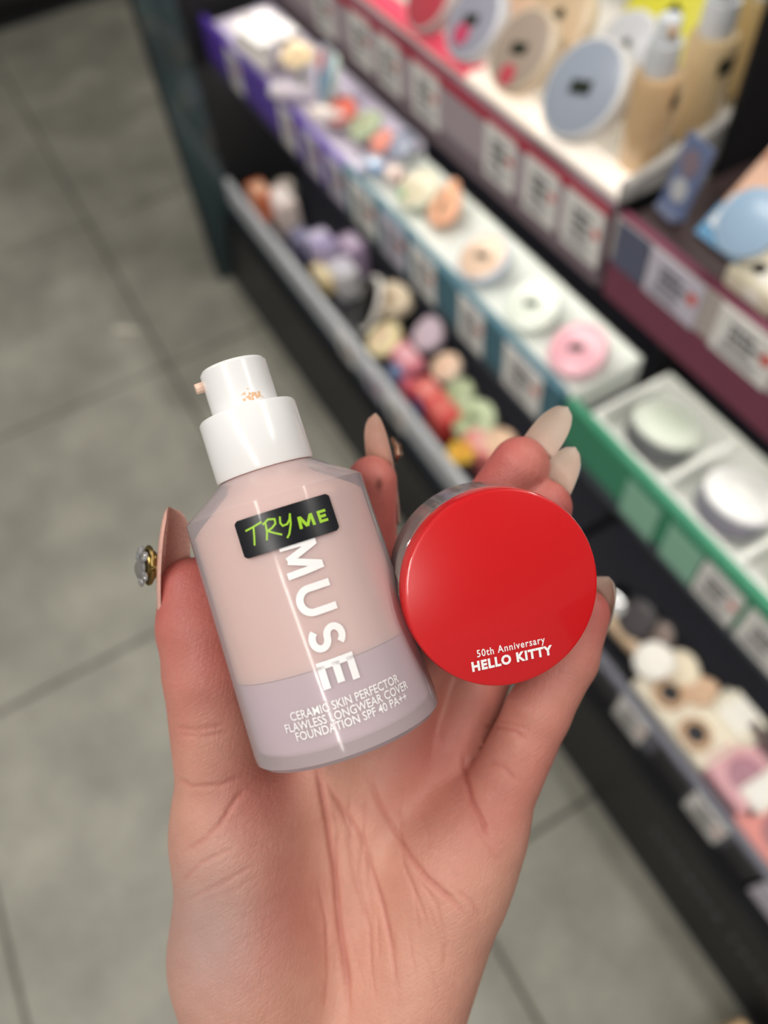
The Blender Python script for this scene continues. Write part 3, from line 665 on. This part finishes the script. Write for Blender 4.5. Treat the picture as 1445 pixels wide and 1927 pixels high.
def pump_bottle(label, c, r, h, body, cap='e9edf2', nz='c9a98a', group=None, rot=0.):
    e = tag(empty('pump_bottle', mw=Matrix.Translation(c) @ Matrix.Rotation(rot, 4, 'Z')), label, 'bottle', group)
    hb = h * .66
    MB().lathe([(0, 0), (r * .94, 0), (r, .002), (r, hb - .006), (r * .9, hb - .001), (r * .62, hb), (r * .6, hb + .002)], 40).build('body', pm(body, .18, coat=.6), e, smooth=True)
    MB().lathe([(r * .66, hb), (r * .68, hb + .001), (r * .66, h * .86), (r * .5, h * .865)], 32).build('collar', pm(cap, .3), e, smooth=True)
    p = MB().lathe([(r * .46, h * .86), (r * .46, h - .002), (r * .42, h), (0, h)], 28).build('pump_head', pm(cap, .3), e, smooth=True)
    MB().box(-r * .9, 0, -.003, .003, h * .93, h * .98).build('nozzle', pm(nz), p, bevel=.001)
    a0 = math.radians(-150); vs = [((r + .0006) * math.cos(a0 + k * .14), (r + .0006) * math.sin(a0 + k * .14), hb * z) for z in (.70, .86) for k in range(9)]
    MB().add(vs, [(k, k + 1, k + 10, k + 9) for k in range(8)]).build('tester_sticker', STK, e)
    return e
def tray(name, label, x0, x1, y0, y1, z0, z1, col, cells, wall=.004, floor_h=.012, glow=None, depthcells=1):
    """open display tray with compartment walls"""
    e = tag(empty(name, ((x0 + x1) / 2, y0, z0)), label, 'tray'); M = Matrix.Translation((-(x0 + x1) / 2, -y0, -z0)); m = pm(col, .35)
    MB().box(x0, x1, y0, y1, z0, z0 + floor_h, M=M).build('tray_floor', m, e, bevel=.001)
    for a, b in ((y0, y0 + wall), (y1 - wall, y1)): MB().box(x0, x1, a, b, z0 + floor_h, z1, M=M).build('tray_wall', m, e, bevel=.0012)
    for k in range(cells + 1):
        x = x0 + (x1 - x0 - wall) * k / cells; MB().box(x, x + wall, y0 + wall, y1 - wall, z0 + floor_h, z1, M=M).build('divider', m, e, bevel=.001)
    return e
def boxy(name, label, c, size, col, cat, n=(0, 0, 1), spin=0., parts=(), group=None, bevel=.002, rough=.4):
    """a carton or card: body with printed panels (x, z, w, h, colour) on its front and a lid edge"""
    e = tag(empty(name, mw=frame(c, n, spin)), label, cat, group); w, d, h = size
    MB().box(-w / 2, w / 2, -d / 2, d / 2, 0, h).build('body', pm(col, rough), e, bevel=bevel)
    for q, (x, z, pw, ph, pc) in enumerate(parts):
        MB().box(x * w - pw * w / 2, x * w + pw * w / 2, -d / 2 - .0008, -d / 2, h * (z - ph / 2), h * (z + ph / 2)).build('printed_panel', pm(pc, .4), e)
        MB().box(x * w - pw * w / 2, x * w + pw * w / 2, -d / 2 * .8, d / 2 * .8, h, h + .0006).build('top_panel', pm(pc, .4), e)
    return e
def tube(label, c, L, r, col, cap, n=(0, 0, 1), spin=0., group=None, name='cosmetic_tube'):
    """squeeze tube: round at the cap, flat at the crimped end"""
    e = tag(empty(name, mw=frame(c, n, spin)), label, 'tube', group); vs = []; N = 20
    for z, f in ((0, 0), (.3, .35), (.7, .8), (1, 1)):
        vs += [(r * (1 - (1 - f) * .88) * math.sin(k / N * 6.2832), r * (1.15 - .15 * f) * math.cos(k / N * 6.2832), L * (1 - z)) for k in range(N)]
    MB().add(vs, [(i * N + k, i * N + (k + 1) % N, (i + 1) * N + (k + 1) % N, (i + 1) * N + k) for i in range(3) for k in range(N)] + [tuple(range(N)), tuple(reversed(range(3 * N, 4 * N)))]).build('body', pm(col, .3), e, smooth=True)
    MB().lathe([(0, -L * .22), (r * .8, -L * .22), (r * .86, -L * .2), (r * .86, 0), (0, 0)], 24).build('cap', pm(cap, .3), e, smooth=True)
    return e
def puff(label, c, r, h, col, n=(0, 0, 1), spin=0., point=.0, cat='puff', ribbon=None):
    """soft powder puff: flattened cushion, one side drawn out to a point"""
    e = tag(empty('powder_puff', mw=frame(c, n, spin)), label, cat); N = 28; prof = [(0, 0), (.7, .02), (.95, .25), (1, .5), (.93, .8), (.6, .98), (0, 1.02)]; vs = []; fs = []; rings = []
    for f, z in prof:
        if f == 0: rings.append([len(vs)]); vs.append((0, 0, h * z)); continue
        rings.append(list(range(len(vs), len(vs) + N)))
        for k in range(N):
            a = k / N * 6.2832; q = 1 + point * max(0, math.cos(a)) ** 4; vs.append((r * f * q * math.cos(a), r * f * math.sin(a) * (1 - point * .15), h * z))
    for A, B in zip(rings, rings[1:]):
        for k in range(N):
            j = (k + 1) % N
            fs.append((A[0], B[j], B[k]) if len(A) == 1 else (A[k], A[j], B[0]) if len(B) == 1 else (A[k], A[j], B[j], B[k]))
    MB().add(vs, fs).build('cushion', pm(col, .85, .08, bump=.3, scale=900), e, smooth=True)
    MB().box(-r * .5, r * .5, -r * .16, r * .16, h * 1.0, h * 1.06).build('ribbon', pm(ribbon or col, .6), e, bevel=.001)
    return e
ZT, ZM, ZB = .79, .562, .245
# --- top shelf, left bay: lit riser with leaning testers and pump bottles
x0 = aty(700, 0, .45).x - .45; x1 = XD - .014
e = tag(empty('display_riser', ((x0 + x1) / 2, .45, .73)), 'white backlit riser under the leaning compacts on the top shelf', 'riser'); M = Matrix.Translation((-(x0 + x1) / 2, -.45, -.73))
MB().box(x0, x1, .447, .80, .7295, .785, M=M).build('body', pm('f0ebe2', .4), e, bevel=.002)
xa = at(905, 130, .79).x
for a, b, c in ((x0 + .002, xa - .002, 'e0566b'), (xa, (xa + x1) / 2 - .001, 'fff3e4'), ((xa + x1) / 2 + .001, x1 - .002, 'fff6ea')):
    MB().box(a, b, .449, .475, .785, .7915, M=M).build('light_lip', mat('lip_' + c, c, .4, emit=.55), e, bevel=.001)
MB().box(x1, x1 + .002, .447, .535, .7295, .785, M=M).build('end_cap', MATTE, e)
MB().add([M @ Vector(p) for x in (x1 - .003, x1 + .007) for p in ((x, .446, .786), (x, .66, .786), (x, .66, .852), (x, .446, .803))], [(0, 1, 2, 3), (7, 6, 5, 4), (0, 4, 5, 1), (1, 5, 6, 2), (2, 6, 7, 3), (3, 7, 4, 0)]).build('side_wall', mat('grey_acrylic', 'b9b6b2', .3, noise=.03), e, bevel=.002)
def lean(label, u, v, r, case, face, t=.02, **k):
    return disc(label, at(u, v, .7918 + r * .768 + t * .645), LEAN, r, t, case, face, **k)
lean('grey blue compact with a thick white rim leaning beside the pump bottles', 1094, 165, .044, 'ecebea', 'a7b0c0', .024)
lean('white compact leaning close behind the grey blue one', 1170, 90, .035, 'ebe9e6', 'd5d7dc', spin=.9)
lean('taupe compact with a cream rim leaning over a pink base', 978, 92, .0385, 'e6d2b8', 'b7a596', extra=[(-.1, -.62, .010, 'd0505f')])
lean('large cream compact leaning behind the taupe one', 1046, 34, .040, 'ecd6b8', 'ddc3a2', spin=1.0)
lean('pale grey compact with a pink patch leaning in the red tray', 888, 38, .0375, 'e4e4ea', 'a9a8b8', extra=[(-.2, -.35, .011, 'd84a72')])
lean('large yellow compact leaning behind the pump bottles', 1254, 38, .056, 'd9d03a', 'e6e04c', .018, spin=1.2)
lean('second yellow compact half hidden behind the tall bottles', 1398, -25, .044, 'd9d03a', 'e6e04c', spin=1.2)
lean('cream compact with a coral ring leaning at the back of the riser', 985, -18, .033, 'f0dcc4', 'e9c9ac', .010, ring='d88a70')
lean('small red compact standing on the pink lip of the riser', 805, -8, .035, 'dcc8c4', 'c84a58', sticker=False)
pump_bottle('beige foundation bottle with a worn tan nozzle, in front of the yellow compact', at(1203, 305, .792), .0205, .122, 'dcb98c', rot=2.6)
pump_bottle('pale beige foundation bottle standing between two darker ones', at(1297, 245, .792), .0215, .130, 'e2c79a', rot=2.2)
pump_bottle('deep beige foundation bottle farthest along the riser', at(1392, 165, .792), .021, .125, 'cfb27c', rot=2.4)
e = tag(empty('glass_dropper', at(1312, 222, .792)), 'small clear glass jar beside the pale beige bottle', 'jar')
MB().lathe([(0, 0), (.011, 0), (.012, .002), (.012, .018), (.009, .021)], 28).build('jar', clear_mat('jar_glass', 'f2f4f0', .05, 1.45, .25, 'ffffff'), e, smooth=True)
MB().lathe([(.0095, .0205), (.0098, .022), (.0098, .027), (.008, .029), (0, .029)], 28).build('lid', pm('e8e6e0'), e, smooth=True)
# --- top shelf, right bay
pz = .79
e = tag(empty('leaflet_stand', at(1262, 398, .788)), 'narrow slate blue card with two round portraits in a stand', 'card')
e.rotation_euler = (math.radians(-12), 0, math.radians(-8))
MB().box(-.017, .017, -.0015, .0015, 0, .062).build('card', pm('6f7da2'), e, bevel=.0005)
for zc, rr, cc in ((.043, .011, '8b7b86'), (.020, .010, 'c7c9cc')):
    MB().prism([(rr * math.cos(a * .3927), zc + rr * math.sin(a * .3927)) for a in range(16)], -.0024, -.0015).build('round_portrait', pm(cc), e)
MB().box(-.013, .013, -.008, .008, -.0035, .003).build('foot', pm('8f98b4'), e, bevel=.001)
c = at(1288, 440, .79)
e = tag(empty('advert_board', (c.x, c.y + .012, .7865)), 'tilted advert board with a peach upper half and blue and white lower half', 'sign')
e.rotation_euler = (math.radians(-48), 0, math.radians(0))
MB().box(0, .24, 0, .004, 0, .13).build('board', pm('e9b697', .3), e, bevel=.001)
MB().box(0, .24, -.0008, 0, 0, .030).build('blue_band', pm('3f8fc0', .3), e)
MB().prism([(0.004, .012), (.05, .006), (.09, .016), (.07, .04), (.03, .044), (.004, .04)], -.0016, 0).build('white_splash', pm('f4f6f8', .3), e)
MB().prism([(0, .075), (.05, .06), (.12, .07), (.24, .06), (.24, .10), (.13, .105), (.05, .092)], -.0016, 0).build('peach_shape', pm('d98f6c', .4), e)
disc('pale blue compact resting against the peach advert board', at(1408, 418, .836), LEAN, .026, .012, 'b6cfe6', 'a9c6e2', sticker=False)
e = boxy('sample_box', 'cream sample box with a black seal beside the advert board', at(1436, 548, .7875), (.05, .04, .018), 'e8e0c8', 'box', parts=[(.1, .5, .3, .6, 'f6f2e6')])
MB().lathe([(0, .0184), (.006, .0184), (.006, .0196), (0, .0198)], 16, M=Matrix.Translation((-.008, -.004, 0))).build('seal', pm('1c1c20'), e, smooth=True)
U(MB().box(XD + .006, XR, .4425, .4455, .7295, .787), 'shelf_edge', mat('brown_edge', '3c2a2a', .5, noise=.1), .001)
# --- middle shelf, left bay: purple end with small goods, white testers tray
xs2 = at(655, 300, .56).x
t1 = tray('tester_tray', 'white tray of round testers on the middle shelf above the teal rail', -.93, XD - .006, .4225, .528, .505, .551, 'eef2ec', 1, floor_h=.041)
t2 = tray('lilac_tray', 'pale lilac tray of small goods above the purple rail', XL + .03, -.94, .424, .54, .505, .558, 'e9e2f2', 3, floor_h=.038)
TILT = (0, -.42, .9)
disc('pink compact lying in the last cell of the tester tray', at(1085, 655, .575), TILT, .0345, .018, 'e8b7c0', 'e6aab6', spin=.7)
disc('white compact with a pale green lid face lying in the tester tray', at(1000, 572, .575), TILT, .034, .018, 'e9efe6', 'dfe6da', spin=.6)
disc('beige compact with a pale blue rim lying in the tester tray', at(907, 482, .579), TILT, .0345, .018, 'c6cfdd', 'd9bda6', ring='b9c4d8', spin=.5)
puff('peach teardrop powder puff lying in the tester tray', at(840, 400, .565), .027, .014, 'e0a888', TILT, 2.2, .8, ribbon='6a5a3c')
disc('greenish beige compact lying in the first cell of the tester tray', at(785, 352, .578), TILT, .031, .016, 'd8dcc8', 'cfc6ac', spin=.4, sticker=False, extra=[(-.55, -.5, .007, '7fae7c')])
e = tag(empty('card_holder', at(500, 118, .565)), 'folded white card standing over the end of the purple rail', 'card')
e.rotation_euler = (0, 0, .12)
MB().box(-.055, .055, -.03, -.028, 0, .055, M=Matrix.Rotation(-.5, 4, 'X')).build('front_leaf', pm('f0eae6', .5), e, bevel=.0005)
MB().box(-.055, .055, -.03, .045, .052, .054).build('top_leaf', pm('f4efee', .5), e, bevel=.0005)
MB().box(-.05, .05, .043, .045, 0, .052).build('back_leaf', pm('e6dfdc', .5), e, bevel=.0005)
e = tag(empty('fabric_rose', at(562, 120, .60)), 'cream fabric rose ornament beside the white card', 'ornament')
for k in range(7):
    a = k * .9; MB().lathe([(0, 0), (.012, .002), (.016, .010), (.013, .018), (0, .012)], 12, M=Matrix.Translation((.014 * math.cos(a) * (k > 0), .014 * math.sin(a) * (k > 0), .012 if k == 0 else 0))).build('petal', pm('e6d3b0', .8), e, smooth=True)
MB().lathe([(.004, -.038), (.004, 0), (0, .002)], 8).build('stem', pm('8a9a70'), e, smooth=True)
disc('upright oval blue mirror with a grey green frame at the back of the purple end', at(612, 130, .62), (-.25, -.9, .35), .050, .010, 'b7c2b8', '7f9fb6', sticker=False, cat='mirror', spin=.1, extra=[(-.5, .1, .016, 'b2404e'), (.1, .6, .018, '8f98a6')])
tube('lilac white tube lying along the purple rail', at(528, 172, .577), .07, .014, 'eadfea', 'f2eef2', (.85, .45, .1))
tube('short cream tube lying beside the lilac tube', at(600, 215, .576), .05, .013, 'f3e8e2', 'e9d9cf', (.85, .45, .05))
puff('coral red puff leaning behind the cream tube', at(645, 215, .575), .025, .016, 'd96f5e', TILT, .4, .3)
puff('moss green puff lying among the small goods', at(690, 245, .572), .026, .015, 'a9b596', TILT, 1.2, .2, ribbon='8d7d5c')
puff('salmon pink puff next to the moss green one', at(722, 275, .57), .019, .014, 'd98c7c', TILT, 2.0, .2)
disc('small slate grey compact at the end of the lilac tray', at(752, 268, .585), TILT, .022, .014, 'b9c0d2', '7d8296', sticker=False)
boxy('mini_carton', 'small sky blue carton lying in front of the slate grey compact', at(706, 320, .562), (.030, .022, .014), '8fb0d8', 'box', parts=[(0, .5, .5, .5, 'e8eef6')])
boxy('mini_carton', 'small blush pink carton beside the sky blue one', at(742, 335, .562), (.030, .024, .014), 'dcc0b8', 'box', parts=[(0, .5, .5, .5, 'f0e4de')])
# --- middle shelf, right bay: white cells with standing testers
t3 = tray('cell_tray', 'white display tray with deep cells above the green rail', XD + .030, .045, .424, .535, .505, .556, 'f0f2ec', 4, wall=.006, floor_h=.010)
for x, case, side, face, lab in ((-.338, 'd5dccf', '6f7074', 'c9d2c2', 'round pale green jar with a dark side in the first deep cell'), (-.228, 'eeeeee', '8d8a98', 'e9e9e6', 'round white jar with a lilac grey side in the second deep cell'), (-.118, 'ecebe8', '757078', 'dddbe0', 'round white jar with a smoky side in the third deep cell')):
    e = tag(empty('round_jar', mw=frame((x, .484, .560), (0, .28, .96), .3)), lab, 'jar'); r = .0385; t = .034
    MB().lathe([(0, -t), (r * .9, -t), (r * .97, -t * .9), (r, -t * .7), (r, -t * .22), (r * .985, -t * .2)], 44).build('body', pm(side, .3), e, smooth=True)
    MB().lathe([(r * .985, -t * .2), (r * 1.01, -t * .19), (r * 1.01, -t * .08), (r * .95, 0), (r * .7, .003), (0, .0045)], 44).build('lid', pm(case, .3), e, smooth=True)
    MB().lathe([(r * .55, .0037), (r * .52, .0045), (0, .0056)], 32).build('lid_face', pm(face, .3), e, smooth=True)
# --- bottom shelf, left bay
boxy('soap_carton', 'small orange carton at the far end of the lowest shelf', at(498, 402, .21), (.055, .03, .05), 'c46a44', 'box', parts=[(0, .5, .6, .4, 'e7b79a')])
e = disc('small steel ring box behind the orange carton', at(528, 355, .255), TILT, .024, .02, '9a958e', 'b5aaa0', sticker=False, cat='box')
boxy('soap_carton', 'blush white carton next to the orange one on the lowest shelf', at(540, 425, .195), (.06, .035, .06), 'e9d9d2', 'box', parts=[(0, .5, .6, .4, 'f2e7e4')])
boxy('flat_carton', 'slate violet flat carton lying along the grey rail', at(572, 470, .20), (.05, .03, .03), '6c6a86', 'box', parts=[(0, .5, .6, .4, '8e8ca8')])
boxy('soap_carton', 'lilac patterned carton standing on the lowest shelf', at(612, 500, .195), (.05, .035, .055), 'bcb2d2', 'box', parts=[(-.2, .6, .3, .3, 'dcd4ea'), (.2, .3, .3, .3, 'a598c4')])
boxy('flat_carton', 'straw yellow flat carton in front of the lilac one', at(612, 535, .20), (.055, .022, .026), 'd8c494', 'box', parts=[(0, .5, .6, .5, 'e8dab6')])
boxy('soap_carton', 'white carton between the lilac carton and the black mirror', at(652, 548, .195), (.045, .032, .05), 'e4e2e6', 'box', parts=[(0, .5, .6, .4, 'cfcbd8')])
boxy('soap_carton', 'mauve carton behind the white one on the lowest shelf', at(668, 512, .195), (.05, .03, .06), 'a893b0', 'box', parts=[(0, .5, .6, .4, 'cdbcd2')])
disc('oval black mirror in a white frame leaning on the lowest shelf', at(690, 572, .285), (-.2, -.8, .55), .042, .010, 'e6e2dc', '0c0c0e', sticker=False, cat='mirror', sx=.72)
puff('cream fleece pouch behind the black mirror', at(742, 578, .23), .033, .03, 'e3d2b8', TILT, .6, .2, cat='pouch', ribbon='b89468')
puff('round ivory puff beside the black mirror', at(730, 648, .235), .028, .022, 'ecdcae', TILT, 1.8, .1, ribbon='e2b9b0')
puff('lilac grey puff behind the pink carton', at(812, 640, .235), .026, .022, 'c9b6c2', TILT, 2.4, .25)
boxy('soap_carton', 'rose pink carton between the ivory puff and the red carton', at(768, 708, .20), (.055, .03, .045), 'e58a9a', 'box', parts=[(0, .5, .6, .4, 'f2b8c0')])
boxy('flat_carton', 'small navy carton in front of the rose pink one', at(748, 722, .21), (.03, .016, .03), '51648f', 'box', parts=[(0, .5, .5, .5, '7d8eb4')])
boxy('flat_carton', 'small crimson carton next to the navy one', at(772, 750, .21), (.03, .016, .032), 'b8334a', 'box', parts=[(0, .5, .5, .5, 'd0667a')])
boxy('soap_carton', 'long coral red carton on the lowest shelf', at(822, 790, .20), (.085, .032, .045), 'd84c48', 'box', parts=[(-.25, .5, .3, .5, 'ee8f88'), (.2, .5, .3, .5, 'e2746c')])
boxy('flat_carton', 'deep blue carton in front of the coral red one', at(795, 775, .205), (.03, .014, .03), '3f5590', 'box', parts=[(0, .5, .5, .5, '6b80b4')])
disc('cream compact with a rosy lid above the green ones', at(838, 688, .255), TILT, .022, .02, 'ecdcc8', 'e4bfa4', sticker=False)
disc('olive green compact next to the cream one', at(862, 738, .255), TILT, .022, .02, 'b9c4a0', 'a9b48c', sticker=False)
disc('pale green compact with a dark tester sticker on the lowest shelf', at(890, 788, .255), TILT, .030, .02, 'cdd8b6', 'b6c49a')
e = tag(empty('flower_clip', at(868, 852, .245)), 'orange yellow flower clip on the lowest shelf', 'hair clip')
MB().lathe([(0, 0), (.007, 0), (.008, .003), (.005, .007), (0, .008)], 14).build('centre', pm('d98a2c'), e, smooth=True)
for k in range(6):
    a = k * 1.047; MB().lathe([(0, 0), (.008, .001), (.007, .004), (0, .005)], 12, M=Matrix.Translation((.012 * math.cos(a), .012 * math.sin(a), 0))).build('petal', pm('e8b83c', .6), e, smooth=True)
puff('shiny beige puff at the right end of the left lowest shelf', at(945, 845, .24), .024, .022, 'ecc8aa', TILT, .3, .1)
boxy('soap_carton', 'blush red carton beside the flower clip', at(905, 870, .20), (.05, .03, .045), 'e07a78', 'box', parts=[(0, .5, .6, .4, 'f0b4ac')])
# --- bottom shelf, right bay
e = tag(empty('glass_ball_jar', at(1160, 1135, .25)), 'clear glass ball jar with a silver lid catching the light', 'jar')
MB().lathe([(0, -.012), (.012, -.012), (.019, -.002), (.020, .008), (.014, .018)], 28).build('ball', mat('pearl_glass', 'f2f4f4', .05, noise=.02, coat=1.), e, smooth=True)
MB().lathe([(.0142, .018), (.015, .019), (.015, .026), (.012, .028), (0, .0285)], 28).build('lid', mat('silver_lid', 'd8dadc', .12, 1., noise=.05), e, smooth=True)
disc('glossy black compact beside the glass ball jar', at(1195, 1165, .265), (0, -.7, .7), .028, .018, '2a2628', '4e4a4c', sticker=False)
disc('smoky brown compact behind the glossy black one', at(1240, 1195, .262), (0, -.7, .7), .020, .018, '3a3434', '8a7a74', sticker=False)
boxy('flat_carton', 'tan slim carton lying along the pewter rail', at(1168, 1200, .225), (.075, .014, .02), 'd8b48c', 'box', spin=.05, parts=[(0, .5, .7, .5, 'e8ceae')])
t4 = tray('cream_tray', 'cream tester tray with two dark round pans on the lowest shelf', at(1205, 1270, .25).x, at(1335, 1440, .25).x, .392, .47, .1915, .243, 'efe8d6', 1, floor_h=.044)
for (u, v, lab) in ((1258, 1308, 'tan rimmed dark round pan set into the cream tray beside the white puff'), (1306, 1384, 'tan rimmed dark round pan set into the cream tray beside the pink palettes')):
    e = tag(empty('powder_pan', at(u, v, .2365)), lab, 'pan')
    MB().lathe([(0, 0), (.020, 0), (.0215, .003), (.020, .008), (.0125, .0085)], 32).build('rim', pm('c8a584', .4), e, smooth=True)
    MB().lathe([(.0125, .0085), (.0115, .006), (0, .0055)], 32).build('powder', pm('2b2a30', .6), e, smooth=True)
puff('bright white puff at the head of the cream tray', at(1232, 1246, .25), .026, .020, 'f6f2ea', TILT, .8, .1)
puff('ivory puff beside the bright white one', at(1280, 1258, .24), .024, .018, 'ece0c8', TILT, .2, .2)
puff('tan puff between the ivory puff and the cream carton', at(1318, 1302, .238), .020, .016, 'd8b698', TILT, 1.2, .2)
boxy('soap_carton', 'cream carton with rounded corners behind the dark pans', at(1370, 1370, .20), (.07, .05, .05), 'f0ead8', 'box', parts=[(0, .5, .5, .4, 'f7f3ea')], bevel=.008)
for u, v, c1, c2, lab in ((1385, 1472, 'e8b4bc', 'b98a98', 'pink palette with one mauve pan next to the cream tray'), (1452, 1585, 'ea9a94', 'b07a80', 'coral pink palette with a mauve pan at the end of the lowest shelf')):
    p = at(u, v, .245); e = tag(empty('blush_palette', (p.x, p.y + .02, .2)), lab, 'palette')
    MB().box(-.042, .042, -.035, .035, 0, .036).build('case', pm(c1, .3), e, bevel=.003)
    MB().lathe([(.0225, .036), (.023, .0375), (.020, .0385), (.018, .0365), (0, .0365)], 28).build('pan', pm(c2, .4), e, smooth=True)
    MB().box(-.042, .042, .035, .038, .03, .075).build('lid', clear_mat('palette_lid', 'e8d8dc', .06, 1.45, .12, 'f0dce0'), e, bevel=.001)
boxy('soap_carton', 'white carton between the two pink palettes', at(1425, 1500, .20), (.035, .06, .042), 'f2eee6', 'box', parts=[(0, .5, .6, .4, 'f8f6f2')])
e = boxy('parcel', 'tan carton standing on the floor against the plinth', (at(1438, 1880, .03).x + .05, .262, 0), (.10, .09, .05), 'e0b98a', 'box', parts=[(0, .5, .7, .5, 'ecd0ac')])

for o in list(COL.objects):                                        # goods of the lowest left shelf are full size cartons and cases
    if o.parent is None and 'label' in o and o.type == 'EMPTY' and o.location.z < .32 and o.location.z > .15 and XL < o.location.x < XD and o.location.y > .37: o.scale = (1.22, 1.22, 1.22)

p = at(237, 622, .001); e = tag(empty('white_strip', p), 'small white strip lying on a floor tile', 'paper'); e.rotation_euler = (0, 0, .9)  # thin off-white strip on the tile, slightly raised along its middle
MB().add([(-.03, -.006, .0008), (0, -.008, .004), (.03, -.005, .001), (.03, .007, .0012), (0, .008, .0045), (-.03, .006, .0008)], [(0, 1, 4, 5), (1, 2, 3, 4)]).build('sheet', pm('cfcabd', .7), e)
